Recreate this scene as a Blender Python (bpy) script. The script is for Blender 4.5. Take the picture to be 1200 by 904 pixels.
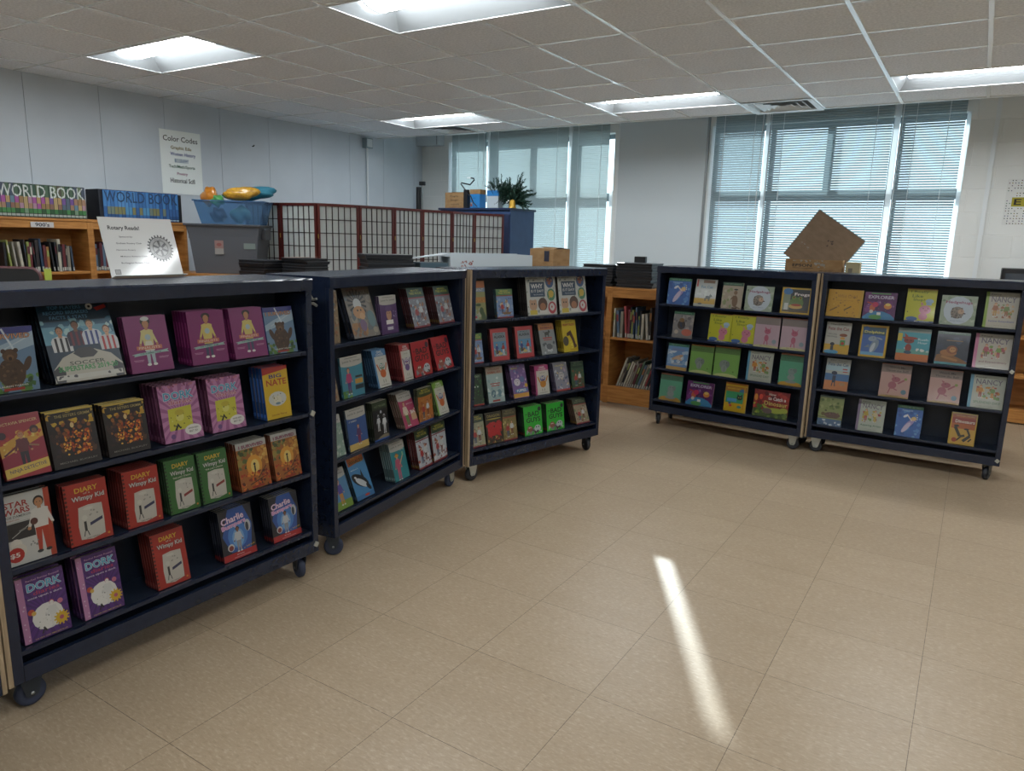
import bpy, bmesh, math, random
from mathutils import Vector, Matrix
for _o in list(bpy.data.objects): bpy.data.objects.remove(_o)
SC = bpy.context.scene
COL = SC.collection
PI = math.pi

# ------------------------------------------------------------------ camera
YAW, PITCH, ROLL, FPX = -0.5632, 0.1986, 0.0262, 848.645
CAM_H = 1.474
cam_data = bpy.data.cameras.new('camera')
cam = bpy.data.objects.new('camera', cam_data)
COL.objects.link(cam)
fwd = Vector((math.sin(YAW)*math.cos(PITCH), math.cos(YAW)*math.cos(PITCH), -math.sin(PITCH)))
rgt = Vector((math.cos(YAW), -math.sin(YAW), 0))
upv = rgt.cross(fwd)
r2 = rgt*math.cos(ROLL) + upv*math.sin(ROLL)
u2 = upv*math.cos(ROLL) - rgt*math.sin(ROLL)
M3 = Matrix((r2, u2, -fwd)).transposed()
cam.matrix_world = Matrix.Translation((0, 0, CAM_H)) @ M3.to_4x4()
cam_data.sensor_fit = 'HORIZONTAL'
cam_data.sensor_width = 36
cam_data.lens = FPX/1200*36
cam_data.clip_start = 0.05
SC.camera = cam

# ------------------------------------------------------------------ light and exposure
SC.view_settings.view_transform = 'Standard'
SC.view_settings.look = 'None'
SC.view_settings.gamma = 1
SC.view_settings.use_curve_mapping = False
SC.view_settings.exposure = 0.0
SKY_STRENGTH = 3.3
SUN_STRENGTH = 10.0
LAMP_STRENGTH = 30.0
world = bpy.data.worlds.new('sky'); SC.world = world
world.use_nodes = True
bg = world.node_tree.nodes['Background']
bg.inputs['Color'].default_value = (0.72, 0.86, 1.0, 1)
bg.inputs['Strength'].default_value = SKY_STRENGTH
sun_data = bpy.data.lights.new('sun', 'SUN')
sun_data.energy = SUN_STRENGTH
sun_data.angle = math.radians(0.5)
sun_data.color = (0.93, 0.97, 1.0)
sun = bpy.data.objects.new('sun', sun_data)
COL.objects.link(sun)
SUN_T = 0.3795                                   # tangent of the sun's height
sun_dir = Vector((0.481, -0.877, -SUN_T)).normalized()
sun.rotation_euler = sun_dir.to_track_quat('-Z', 'Y').to_euler()
sun.location = (-8, 14, 6)

# ------------------------------------------------------------------ colours and materials
def lin(c):
    if isinstance(c, str):
        c = c.lstrip('#'); c = ''.join(k+k for k in c) if len(c) == 3 else c; c = [int(c[i:i+2], 16)/255 for i in (0, 2, 4)]
    return tuple((x/12.92 if x <= .04045 else ((x+.055)/1.055)**2.4) for x in c[:3]) + (1.0,)

def mat(name, color, rough=.5, metal=0., spec=.5, coat=0.):
    m = bpy.data.materials.new(name); m.use_nodes = True
    b = m.node_tree.nodes['Principled BSDF']
    b.inputs['Base Color'].default_value = lin(color)
    b.inputs['Roughness'].default_value = rough
    b.inputs['Metallic'].default_value = metal
    b.inputs['Specular IOR Level'].default_value = spec
    b.inputs['Coat Weight'].default_value = coat
    b.inputs['Coat Roughness'].default_value = .08
    return m

def N(m, t, **kw):
    n = m.node_tree.nodes.new(t)
    for k, v in kw.items():
        if hasattr(n, k): setattr(n, k, v)
        else: n.inputs[k].default_value = v
    return n
def L(m, a, b): m.node_tree.links.new(a, b)
def bsdf(m): return m.node_tree.nodes['Principled BSDF']

def noisy(name, c1, c2, scale=(20, 20, 20), rough=.5, spec=.5, detail=4, bump=0., lo=.35, hi=.65, coat=0.):
    """surface whose own colour wanders between two tones"""
    m = mat(name, c1, rough, 0, spec, coat)
    tc = N(m, 'ShaderNodeTexCoord'); mp = N(m, 'ShaderNodeMapping')
    mp.inputs['Scale'].default_value = scale
    nz = N(m, 'ShaderNodeTexNoise'); nz.inputs['Scale'].default_value = 1; nz.inputs['Detail'].default_value = detail
    cr = N(m, 'ShaderNodeValToRGB')
    cr.color_ramp.elements[0].color = lin(c1); cr.color_ramp.elements[0].position = lo
    cr.color_ramp.elements[1].color = lin(c2); cr.color_ramp.elements[1].position = hi
    L(m, tc.outputs['Object'], mp.inputs['Vector']); L(m, mp.outputs['Vector'], nz.inputs['Vector'])
    L(m, nz.outputs['Fac'], cr.inputs['Fac']); L(m, cr.outputs['Color'], bsdf(m).inputs['Base Color'])
    if bump:
        bp = N(m, 'ShaderNodeBump'); bp.inputs['Strength'].default_value = bump; bp.inputs['Distance'].default_value = .01
        L(m, nz.outputs['Fac'], bp.inputs['Height']); L(m, bp.outputs['Normal'], bsdf(m).inputs['Normal'])
    return m

INK_DEPTH = .52
def ink_material(name, rough=.35, coat=.3, depth=INK_DEPTH):
    m = mat(name, '#ffffff', rough, 0, .5, coat)
    a = N(m, 'ShaderNodeAttribute'); a.attribute_name = 'ink'
    mx = N(m, 'ShaderNodeVectorMath', operation='SCALE'); mx.inputs['Scale'].default_value = depth
    L(m, a.outputs['Color'], mx.inputs[0]); L(m, mx.outputs[0], bsdf(m).inputs['Base Color'])
    return m

M_NAVY = noisy('navy_laminate', '#141d30', '#172135', (30, 30, 30), .27, .5, 3)
M_NAVY_IN = noisy('navy_laminate_lit_inside', '#1a2331', '#1d2635', (30, 30, 30), .45, .4, 3)  # paler copy of the navy: light on the inner panels put into the colour
M_PLY = noisy('raw_plywood_edge', '#a8957a', '#8d7a61', (90, 90, 6), .7, .3, 4)
M_OAK = noisy('oak_veneer', '#b98348', '#9c6833', (5, 5, 40), .45, .4, 6)
M_OAK_H = noisy('oak_veneer_flat', '#bd8649', '#a06b35', (6, 6, 60), .45, .4, 6)
M_BLACK = mat('black_plastic', '#14161a', .45)
M_RUBBER = mat('black_rubber', '#1b1e26', .6)
M_BLUERUB = mat('slate_rubber_tread', '#2b3348', .6)
M_DARKMETAL = mat('dark_bracket_metal', '#3c434c', .4, .6)
M_ZINC = mat('zinc_plate', '#b9bcb6', .35, .8)
M_BRASS = mat('brass_plate', '#b7a05a', .35, .9)
M_STEEL = mat('steel', '#9fa5a8', .3, .9)
M_WHITEPAINT = mat('white_enamel', '#dfe5e8', .4)
M_PAPER = mat('white_paper', '#d9dcda', .6)
M_PAGES = noisy('page_edges', '#cfc8b4', '#a89f88', (4, 900, 4), .8, .2, 2)
M_INK = ink_material('printed_ink')
M_INKMATTE = ink_material('matte_ink', .6, 0., .8)
M_CARD = noisy('corrugated_cardboard', '#a4845f', '#947450', (14, 14, 30), .8, .2, 3)
M_CARD2 = noisy('cardboard_shiny_side', '#8f7a66', '#84705c', (14, 14, 30), .7, .2, 3)

# ------------------------------------------------------------------ mesh builder
class MB:
    def __init__(s): s.V = []; s.F = []; s.MI = []; s.C = []; s.M = []
    def slot(s, m):
        if m not in s.M: s.M.append(m)
        return s.M.index(m)
    def add(s, verts, faces, m=None, T=None, col=None):
        b = len(s.V); i = s.slot(m)
        for v in verts:
            v = Vector(v)
            s.V.append(tuple(T @ v) if T is not None else tuple(v))
        for f in faces:
            s.F.append([b+k for k in f]); s.MI.append(i); s.C.append(col or (1, 1, 1, 1))
        return s
    def box(s, x0, y0, z0, x1, y1, z1, m=None, T=None, col=None):
        v = [(x0, y0, z0), (x1, y0, z0), (x1, y1, z0), (x0, y1, z0), (x0, y0, z1), (x1, y0, z1), (x1, y1, z1), (x0, y1, z1)]
        f = [(0, 3, 2, 1), (4, 5, 6, 7), (0, 1, 5, 4), (1, 2, 6, 5), (2, 3, 7, 6), (3, 0, 4, 7)]
        return s.add(v, f, m, T, col)
    def bbox(s, x0, y0, z0, x1, y1, z1, r, m=None, T=None):
        """box with chamfered edges"""
        bm = bmesh.new(); bmesh.ops.create_cube(bm, size=1)
        for v in bm.verts:
            v.co = Vector(((x0+x1)/2+v.co.x*(x1-x0), (y0+y1)/2+v.co.y*(y1-y0), (z0+z1)/2+v.co.z*(z1-z0)))
        bmesh.ops.bevel(bm, geom=bm.edges[:], offset=r, segments=2, affect='EDGES', profile=.6)
        return s.bm(bm, m, T)
    def bm(s, bm, m=None, T=None):
        bm.verts.index_update()
        s.add([v.co.copy() for v in bm.verts], [[v.index for v in f.verts] for f in bm.faces], m, T); bm.free(); return s
    def prism(s, pts, y0, y1, m=None, T=None, col=None):
        """outline in x,z pulled from y0 to y1"""
        n = len(pts)
        v = [(p[0], y0, p[1]) for p in pts]+[(p[0], y1, p[1]) for p in pts]
        f = [list(range(n)), list(range(2*n-1, n-1, -1))]+[(i, i+n, (i+1) % n+n, (i+1) % n) for i in range(n)]
        return s.add(v, f, m, T, col)
    def tube(s, pts, r, m=None, n=8, T=None, caps=True):
        pts = [Vector(p) for p in pts]; V = []; F = []
        ref = Vector((0, 0, 1))
        for i, p in enumerate(pts):
            t = (pts[min(i+1, len(pts)-1)]-pts[max(i-1, 0)]).normalized()
            a = ref if abs(t.dot(ref)) < .95 else Vector((1, 0, 0))
            u = t.cross(a).normalized(); w = t.cross(u).normalized()
            rr = r[i] if isinstance(r, (list, tuple)) else r
            for k in range(n):
                an = 2*PI*k/n; V.append(p+u*math.cos(an)*rr+w*math.sin(an)*rr)
        for i in range(len(pts)-1):
            for k in range(n): F.append((i*n+k, i*n+(k+1) % n, (i+1)*n+(k+1) % n, (i+1)*n+k))
        if caps: F.append(list(range(n))[::-1]); F.append([(len(pts)-1)*n+k for k in range(n)])
        return s.add(V, F, m, T)
    def lathe(s, prof, m=None, n=20, T=None):
        """profile of (r,z) turned about z"""
        V = []; F = []
        for r, z in prof:
            for k in range(n): V.append((r*math.cos(2*PI*k/n), r*math.sin(2*PI*k/n), z))
        for i in range(len(prof)-1):
            for k in range(n): F.append((i*n+k, i*n+(k+1) % n, (i+1)*n+(k+1) % n, (i+1)*n+k))
        return s.add(V, F, m, T)
    def quad(s, a, b, c, d, m=None, T=None, col=None): return s.add([a, b, c, d], [(0, 1, 2, 3)], m, T, col)
    def mesh(s, name, smooth=False, ink=False):
        me = bpy.data.meshes.new(name); me.from_pydata(s.V, [], s.F)
        for m in s.M: me.materials.append(m)
        me.polygons.foreach_set('material_index', s.MI)
        if ink:
            at = me.color_attributes.new('ink', 'FLOAT_COLOR', 'CORNER'); buf = []
            for p in me.polygons: buf += list(s.C[p.index])*p.loop_total
            at.data.foreach_set('color', buf)
        if smooth: me.polygons.foreach_set('use_smooth', [True]*len(me.polygons))
        me.update(); return me
    def obj(s, name, parent=None, smooth=False, ink=False, loc=None, rot=None):
        return link(name, s.mesh(name, smooth, ink), parent, loc, rot)

def link(name, me, parent=None, loc=None, rot=None):
    o = bpy.data.objects.new(name, me); COL.objects.link(o)
    if parent is not None: o.parent = parent
    if loc is not None: o.location = loc
    if rot is not None: o.rotation_euler = rot
    return o
def tag(o, label, cat, group=None, kind=None):
    o['label'] = label; o['category'] = cat
    if group: o['group'] = group
    if kind: o['kind'] = kind
    return o
def struct(o): o['kind'] = 'structure'; return o
def thing(name, label, cat, loc=(0, 0, 0), rotz=0, group=None, rot=None):
    o = bpy.data.objects.new(name, None); COL.objects.link(o)
    o.empty_display_size = .05
    o.location = loc; o.rotation_euler = rot if rot else (0, 0, rotz)
    return tag(o, label, cat, group)
def copy_tree(o, parent=None):
    c = o.copy(); COL.objects.link(c)
    if parent is not None: c.parent = parent
    for ch in list(o.children): copy_tree(ch, c)
    return c
ORD = ['first', 'second', 'third', 'fourth', 'fifth', 'sixth', 'seventh', 'eighth', 'ninth', 'tenth', 'eleventh', 'twelfth', 'thirteenth', 'fourteenth', 'fifteenth', 'sixteenth', 'seventeenth', 'eighteenth', 'nineteenth', 'twentieth', 'twenty-first', 'twenty-second', 'twenty-third', 'twenty-fourth', 'twenty-fifth', 'twenty-sixth']

# ------------------------------------------------------------------ lettering
_txt = {}
def text_geo(s, bold=False):
    """flat lettering scaled to the unit square: verts, faces"""
    k = (s, bold)
    if k in _txt: return _txt[k]
    cu = bpy.data.curves.new('lettering', 'FONT'); cu.body = s; cu.resolution_u = 2
    cu.offset = .022 if bold else .008
    o = bpy.data.objects.new('lettering', cu)
    me = bpy.data.meshes.new_from_object(o)
    vs = [(v.co.x, v.co.y) for v in me.vertices]; fs = [list(p.vertices) for p in me.polygons]
    bpy.data.objects.remove(o); bpy.data.meshes.remove(me); bpy.data.curves.remove(cu)
    x0 = min(v[0] for v in vs); x1 = max(v[0] for v in vs); y0 = min(v[1] for v in vs); y1 = max(v[1] for v in vs)
    r = ([((x-x0)/(x1-x0), (y-y0)/(y1-y0)) for x, y in vs], fs)
    _txt[k] = r; return r

class Art:
    """flat printing on a sheet in the x,z plane facing -y; unit coordinates"""
    def __init__(s, w, h, seed=1): s.w = w; s.h = h; s.a = h/w; s.k = 0; s.P = MB(); s.Tx = MB(); s.rng = random.Random(seed)
    def _y(s): s.k += 1; return -.00030-s.k*.00002
    def poly(s, pts, c, y=None):
        y = s._y() if y is None else y
        s.P.add([(p[0]*s.w, y, p[1]*s.h) for p in pts], [list(range(len(pts)))], M_INK, None, lin(c)); return s
    def R(s, x0, y0, x1, y1, c): return s.poly([(x0, y0), (x1, y0), (x1, y1), (x0, y1)], c)
    def O(s, cx, cy, rx, c, ry=None, n=14, rot=0, y=None):
        ry = rx if ry is None else ry
        ca, sa = math.cos(rot), math.sin(rot)
        return s.poly([(min(1, max(0, cx+(rx*math.cos(2*PI*i/n)*ca-ry*math.sin(2*PI*i/n)*sa))), min(1, max(0, cy+(rx*math.cos(2*PI*i/n)*sa+ry*math.sin(2*PI*i/n)*ca)/s.a))) for i in range(n)], c, y)
    def T(s, t, cx, cy, w, h, c, rot=0, bold=False, out=None):
        vs, fs = text_geo(t, bold)
        def put(dx, dy, col):
            y = s._y()-.0001; V = []
            for x, z in vs:
                X = (x-.5)*w*s.w; Z = (z-.5)*h*s.h
                V.append((cx*s.w+X*math.cos(rot)-Z*math.sin(rot)+dx, y, cy*s.h+X*math.sin(rot)+Z*math.cos(rot)+dy))
            s.Tx.add(V, fs, M_INK, None, lin(col))
        if out:
            d = .0011
            for dx, dy in ((d, 0), (-d, 0), (0, d), (0, -d)): put(dx, dy, out)
        put(0, 0, c); return s
    def D(s, n, x0, y0, x1, y1, pal, r0, r1=None, n2=7):
        """scattered irregular dabs of paint"""
        y = s._y(); r1 = r1 or r0
        for i in range(n):
            cx = s.rng.uniform(x0, x1); cy = s.rng.uniform(y0, y1); r = s.rng.uniform(r0, r1)
            pts = [(min(x1, max(x0, cx+r*s.rng.uniform(.5, 1.1)*math.cos(2*PI*k/n2))), min(y1, max(y0, cy+r*s.rng.uniform(.5, 1.1)*math.sin(2*PI*k/n2)/s.a))) for k in range(n2)]
            s.poly(pts, s.rng.choice(pal), y-i*.000002)
        s.k += 1+n*.1; return s
    def line(s, x0, y0, x1, y1, t, c):
        dx, dy = x1-x0, (y1-y0)*s.a; l = math.hypot(dx, dy) or 1; nx, ny = -dy/l*t, dx/l*t/s.a
        return s.poly([(x0-nx, y0-ny), (x1-nx, y1-ny), (x1+nx, y1+ny), (x0+nx, y0+ny)], c)
    def rays(s, cx, cy, n, r, c):
        y = s._y()
        for i in range(n):
            a0 = 2*PI*i/n; a1 = a0+PI/n*.9
            q = []
            for a, rr in ((a0, .12*r), (a0, r), (a1, r), (a1, .12*r)):
                q.append((min(1, max(0, cx+rr*math.cos(a))), min(1, max(0, cy+rr*math.sin(a)/s.a))))
            s.poly(q, c, y)
        return s
    def fig(s, cx, y0, h, shirt, skin, hair, legs, arms=True, shoes='#e8e8e8'):
        """small drawn person, standing; h in page heights"""
        u = h*s.a                                  # figure height in page widths
        X = lambda x: cx+x*u
        Y = lambda t: y0+t*h
        s.poly([(X(-.09), Y(.06)), (X(-.03), Y(.06)), (X(0), Y(.42)), (X(.03), Y(.06)), (X(.09), Y(.06)), (X(.10), Y(.5)), (X(-.10), Y(.5))], legs)
        s.O(X(-.07), Y(.04), .05*u, shoes, .028*u).O(X(.07), Y(.04), .05*u, shoes, .028*u)
        if arms:
            s.poly([(X(-.12), Y(.78)), (X(-.21), Y(.5)), (X(-.17), Y(.48)), (X(-.08), Y(.7))], shirt)
            s.poly([(X(.12), Y(.78)), (X(.21), Y(.5)), (X(.17), Y(.48)), (X(.08), Y(.7))], shirt)
            s.O(X(-.19), Y(.48), .03*u, skin).O(X(.19), Y(.48), .03*u, skin)
        s.poly([(X(-.11), Y(.46)), (X(.11), Y(.46)), (X(.14), Y(.78)), (X(.05), Y(.81)), (X(-.05), Y(.81)), (X(-.14), Y(.78))], shirt)
        s.R(X(-.03), Y(.79), X(.03), Y(.85), skin)
        s.O(X(0), Y(.92), .085*u, hair, .095*u).O(X(0), Y(.90), .066*u, skin, .078*u)
        s.O(X(-.025), Y(.905), .009*u, '#222222', n=6).O(X(.025), Y(.905), .009*u, '#222222', n=6)
        return s
    def bust(s, cx, y0, h, shirt, skin, hair, stripe=None):
        u = h*s.a; X = lambda x: cx+x*u; Y = lambda t: y0+t*h
        s.poly([(X(-.36), Y(0)), (X(.36), Y(0)), (X(.38), Y(.42)), (X(.3), Y(.55)), (X(.1), Y(.62)), (X(-.1), Y(.62)), (X(-.3), Y(.55)), (X(-.38), Y(.42))], shirt)
        if stripe:
            for k in range(3): s.R(X(-.25+.2*k), Y(0), X(-.16+.2*k), Y(.55), stripe)
        s.R(X(-.07), Y(.56), X(.07), Y(.7), skin)
        s.O(X(0), Y(.84), .145*u, hair, .17*u).O(X(0), Y(.80), .12*u, skin, .15*u)
        s.O(X(-.045), Y(.82), .015*u, '#221a18', n=6).O(X(.045), Y(.82), .015*u, '#221a18', n=6).R(X(-.04), Y(.72), X(.04), Y(.735), '#7c3b34')
        return s
    def beast(s, cx, cy, r, c, c2='#222222', flip=1):
        """small drawn four-legged animal seen from the side"""
        X = lambda x: cx+x*r*flip; Y = lambda t: cy+t*r/s.a
        for lx in (-.6, -.4, .35, .55): s.poly([(X(lx-.07), Y(-.85)), (X(lx+.07), Y(-.85)), (X(lx+.1), Y(-.1)), (X(lx-.1), Y(-.1))], c)
        s.O(X(0), Y(0), .75*r, c, .4*r).O(X(.75), Y(.4), .33*r, c, .3*r).O(X(1.02), Y(.32), .16*r, c2, .1*r)
        s.poly([(X(.55), Y(.6)), (X(.6), Y(.95)), (X(.78), Y(.65))], c).poly([(X(-.7), Y(.1)), (X(-1.1), Y(.5)), (X(-1.02), Y(.58)), (X(-.6), Y(.28))], c)
        return s.O(X(.82), Y(.48), .045*r, '#111111', n=6)

# ================================================================== the room
XL, XR, YF, YG, YB = -6.62, 4.3, -4.0, 7.15, 8.03     # left wall, right wall, wall behind the camera, end of tiled ceiling, window wall
ZC, ZP = 2.681, 3.15

# floor: 18 inch vinyl tiles
m = mat('vinyl_floor_tiles', '#a08a6c', .36, 0, .42)
tc = N(m, 'ShaderNodeTexCoord'); mp = N(m, 'ShaderNodeMapping'); mp.inputs['Location'].default_value = (1.824+.4572*20, -1.0596+.4572*20, 0)
br = N(m, 'ShaderNodeTexBrick'); br.offset = 0; br.squash = 1
br.inputs['Scale'].default_value = 1; br.inputs['Brick Width'].default_value = .4572; br.inputs['Row Height'].default_value = .4572
br.inputs['Mortar Size'].default_value = .0011; br.inputs['Mortar Smooth'].default_value = .2; br.inputs['Bias'].default_value = 0
br.inputs['Color1'].default_value = lin('#a08e77'); br.inputs['Color2'].default_value = lin('#9b8972'); br.inputs['Mortar'].default_value = lin('#4a3d2e')
L(m, tc.outputs['Object'], mp.inputs['Vector']); L(m, mp.outputs['Vector'], br.inputs['Vector'])
def fleck(scale, lo, hi, col, prev, strength):
    mp2 = N(m, 'ShaderNodeMapping'); mp2.inputs['Scale'].default_value = scale
    nz = N(m, 'ShaderNodeTexNoise'); nz.inputs['Scale'].default_value = 1; nz.inputs['Detail'].default_value = 5; nz.inputs['Roughness'].default_value = .65
    rm = N(m, 'ShaderNodeMapRange'); rm.inputs['From Min'].default_value = lo; rm.inputs['From Max'].default_value = hi; rm.inputs['To Max'].default_value = strength
    mx = N(m, 'ShaderNodeMix', data_type='RGBA'); mx.inputs[7].default_value = lin(col)
    L(m, tc.outputs['Object'], mp2.inputs['Vector']); L(m, mp2.outputs['Vector'], nz.inputs['Vector'])
    L(m, nz.outputs['Fac'], rm.inputs['Value']); L(m, rm.outputs['Result'], mx.inputs[0]); L(m, prev, mx.inputs[6]); return mx.outputs[2]
c = fleck((46, 130, 1), .50, .74, '#cdbda6', br.outputs['Color'], .5)
c = fleck((38, 105, 1), .50, .76, '#77634c', c, .5)
c = fleck((4, 9, 1), .40, .75, '#8e7b62', c, .35)
L(m, c, bsdf(m).inputs['Base Color'])
nz = N(m, 'ShaderNodeTexNoise'); nz.inputs['Scale'].default_value = 7; nz.inputs['Detail'].default_value = 3
bp = N(m, 'ShaderNodeBump'); bp.inputs['Strength'].default_value = .10; bp.inputs['Distance'].default_value = .01
L(m, tc.outputs['Object'], nz.inputs['Vector']); L(m, nz.outputs['Fac'], bp.inputs['Height']); L(m, bp.outputs['Normal'], bsdf(m).inputs['Normal'])
M_FLOOR = m
struct(MB().box(XL-.1, YF-.1, -.1, XR+.1, YB+.2, 0, M_FLOOR).obj('floor'))

# ceiling: 2 ft tiles in a metal grid, with holes for the troffers and vents
M_TILE = noisy('mineral_ceiling_tile', '#f4f8fd', '#dfe4ea', (70, 70, 70), .9, .1, 5, .15)
M_TBAR = mat('ceiling_grid_enamel', '#f2f6f8', .24, 0, .7, .25)
CX0, CY0, CS = -1.3335, 2.997, .609
gx = lambda i: CX0-CS*i
gy = lambda j: CY0+.61*j
LAMPS = [(i, j) for j in (0, 5, -5, -10) for i in (7, 3, -1, -5)]   # left/near corner: grid lines i..i-2, j..j+1
VENTS = [(7, 6), (1, 6)]
holes = set()
for i, j in LAMPS: holes |= {(i, j), (i-1, j)}
for i, j in VENTS: holes.add((i, j))
t = MB()
for i in range(-8, 10):
    for j in range(-12, 7):
        if (i, j) in holes: continue
        x0, x1 = max(XL, gx(i)), min(XR, gx(i-1)); y0, y1 = max(YF, gy(j)), min(YG, gy(j+1))
        if x1 <= x0 or y1 <= y0: continue
        t.box(x0, y0, ZC+.006, x1, y1, ZC+.02, M_TILE)
ceil = struct(t.obj('ceiling'))
g = MB()
inlamp = lambda x, y: any(gx(i)+.05 < x < gx(i-2)-.05 and gy(j) < y < gy(j+1) for i, j in LAMPS)
for i in range(-9, 10):
    x = gx(i)
    if XL < x < XR:
        for j in range(-12, 7):
            y0, y1 = max(YF, gy(j)), min(YG, gy(j+1))
            if y1 > y0 and not inlamp(x, (y0+y1)/2): g.box(x-.012, y0, ZC, x+.012, y1, ZC+.012, M_TBAR)
for j in range(-12, 8):
    y = min(gy(j), YG-.012)
    if YF < y: g.box(XL, y-.008, ZC+.002, XR, y+.008, ZC+.012, M_TBAR)
g.obj('grid_bar', ceil)
MB().box(XL, YG, ZC-.002, XR, YG+.03, ZP, M_WHITEPAINT).obj('pocket_edge', ceil)
M_POCKET = mat('pocket_plaster', '#c8d2d8', .7)
MB().box(XL, YG+.03, ZP, XR, YB, ZP+.05, M_POCKET).box(XL, YF, ZC+.25, XR, YG+.03, ZC+.3, M_POCKET).obj('upper_slab', ceil)
soff = MB().box(XL+.002, 7.9, ZC, -6.24, YB-.001, ZP, M_POCKET).box(XL+.35, 7.897, ZC+.005, XL+.353, 7.9, ZP, M_BLACK)
struct(soff.obj('trim_1'))

# left wall of vertical panels
M_PANEL = noisy('grey_wall_panel', '#cbd4dd', '#c6cfd8', (3, 3, 3), .5, .35, 3, .03)
M_GROOVE = mat('panel_joint', '#7d8894', .8)
w = MB().box(XL-.12, YF-.1, 0, XL-.006, YB+.2, ZP+.05, M_GROOVE)
y = 3.055-.6*12
while y < YB:
    w.box(XL-.006, max(y+.002, YF), 0, XL, min(y+.598, YB), ZP, M_PANEL); y += .6
struct(w.obj('wall_left'))
bb = MB().box(XL, YF, 0, XL+.012, YB, .1, M_BLACK); struct(bb.obj('baseboard_left'))

# painted block window wall
m = mat('painted_concrete_block', '#c3c2b6', .6, 0, .3)
tc = N(m, 'ShaderNodeTexCoord'); sx = N(m, 'ShaderNodeSeparateXYZ'); cx = N(m, 'ShaderNodeCombineXYZ')
ax = N(m, 'ShaderNodeMath', operation='ADD'); ax.inputs[1].default_value = 20.1; az = N(m, 'ShaderNodeMath', operation='ADD'); az.inputs[1].default_value = 2.0328
br = N(m, 'ShaderNodeTexBrick'); br.offset = .5
for k, v in (('Scale', 1), ('Brick Width', .4064), ('Row Height', .2032), ('Mortar Size', .0035), ('Mortar Smooth', .8)): br.inputs[k].default_value = v
br.inputs['Color1'].default_value = lin('#e3e6e4'); br.inputs['Color2'].default_value = lin('#dfe2e0'); br.inputs['Mortar'].default_value = lin('#eceeec')
L(m, tc.outputs['Object'], sx.inputs[0]); L(m, sx.outputs['X'], ax.inputs[0]); L(m, sx.outputs['Z'], az.inputs[0])
L(m, ax.outputs[0], cx.inputs['X']); L(m, az.outputs[0], cx.inputs['Y']); L(m, cx.outputs[0], br.inputs['Vector'])
L(m, br.outputs['Color'], bsdf(m).inputs['Base Color'])
nz = N(m, 'ShaderNodeTexNoise'); nz.inputs['Scale'].default_value = 90; nz.inputs['Detail'].default_value = 4
ml = N(m, 'ShaderNodeMath', operation='MULTIPLY_ADD'); ml.inputs[1].default_value = -1; 
sc = N(m, 'ShaderNodeMath', operation='MULTIPLY'); sc.inputs[1].default_value = .25
L(m, tc.outputs['Object'], nz.inputs['Vector']); L(m, nz.outputs['Fac'], sc.inputs[0]); L(m, br.outputs['Fac'], ml.inputs[0]); L(m, sc.outputs[0], ml.inputs[2])
bp = N(m, 'ShaderNodeBump'); bp.inputs['Strength'].default_value = .45; bp.inputs['Distance'].default_value = .008
L(m, ml.outputs[0], bp.inputs['Height']); L(m, bp.outputs['Normal'], bsdf(m).inputs['Normal'])
M_BLOCK = m
WIN = [[-6.15, -5.50, -4.317, -3.745], [-2.60, -2.02, -.826, -.235]]
ZS, ZH = .86, 2.72
w = MB()
w.box(XL-.1, YB, 0, XR+.1, YB+.18, ZS, M_BLOCK).box(XL-.1, YB, ZH, XR+.1, YB+.18, ZP+.05, M_BLOCK)
for a, b_ in ((XL-.1, WIN[0][0]), (WIN[0][3], WIN[1][0]), (WIN[1][3], XR+.1)): w.box(a, YB, ZS, b_, YB+.18, ZH, M_BLOCK)
struct(w.obj('wall_back'))
struct(MB().box(-.235, YB-.03, 0, -.05, YB, ZP, M_BLOCK).obj('trim_2'))
struct(MB().box(-.05, YB-.05, 0, -.015, YB, ZP, M_WHITEPAINT).obj('trim_3'))
M_PLAIN = mat('cream_wall_paint', '#d6d2c6', .7)
struct(MB().box(XR, YF-.1, 0, XR+.1, YB+.2, ZP+.05, M_PLAIN).obj('wall_right'))
struct(MB().box(XL-.1, YF-.1, 0, XR+.1, YF, ZP+.05, M_PLAIN).obj('wall_front'))

# windows: frames, sashes, glass
M_FRAME = mat('window_frame_metal', '#6f7a80', .5)
M_GLASS = bpy.data.materials.new('window_glass'); M_GLASS.use_nodes = True; nt = M_GLASS.node_tree; nt.nodes.clear()
out = nt.nodes.new('ShaderNodeOutputMaterial'); mix = nt.nodes.new('ShaderNodeMixShader'); tr = nt.nodes.new('ShaderNodeBsdfTransparent'); gl = nt.nodes.new('ShaderNodeBsdfGlossy')
fr = nt.nodes.new('ShaderNodeFresnel'); gl.inputs['Roughness'].default_value = .02; tr.inputs['Color'].default_value = (.93, .97, .96, 1)
nt.links.new(fr.outputs[0], mix.inputs[0]); nt.links.new(tr.outputs[0], mix.inputs[1]); nt.links.new(gl.outputs[0], mix.inputs[2]); nt.links.new(mix.outputs[0], out.inputs[0])
def translucent(name, col, k, rough=.5):
    m = bpy.data.materials.new(name); m.use_nodes = True; nt = m.node_tree; nt.nodes.clear()
    o = nt.nodes.new('ShaderNodeOutputMaterial'); mx = nt.nodes.new('ShaderNodeMixShader'); d = nt.nodes.new('ShaderNodeBsdfDiffuse'); t_ = nt.nodes.new('ShaderNodeBsdfTranslucent')
    d.inputs['Color'].default_value = lin(col); t_.inputs['Color'].default_value = lin(col); mx.inputs[0].default_value = k
    nt.links.new(d.outputs[0], mx.inputs[1]); nt.links.new(t_.outputs[0], mx.inputs[2]); nt.links.new(mx.outputs[0], o.inputs[0]); return m
M_SLAT = translucent('blind_slat_vinyl', '#9fb0b6', .16)
M_SLAT_CLOSED = translucent('closed_blind_slat_vinyl', '#b4c2c4', .22)
M_STRIP = translucent('sun_catching_plastic', '#f2f6f8', .55)
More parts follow.
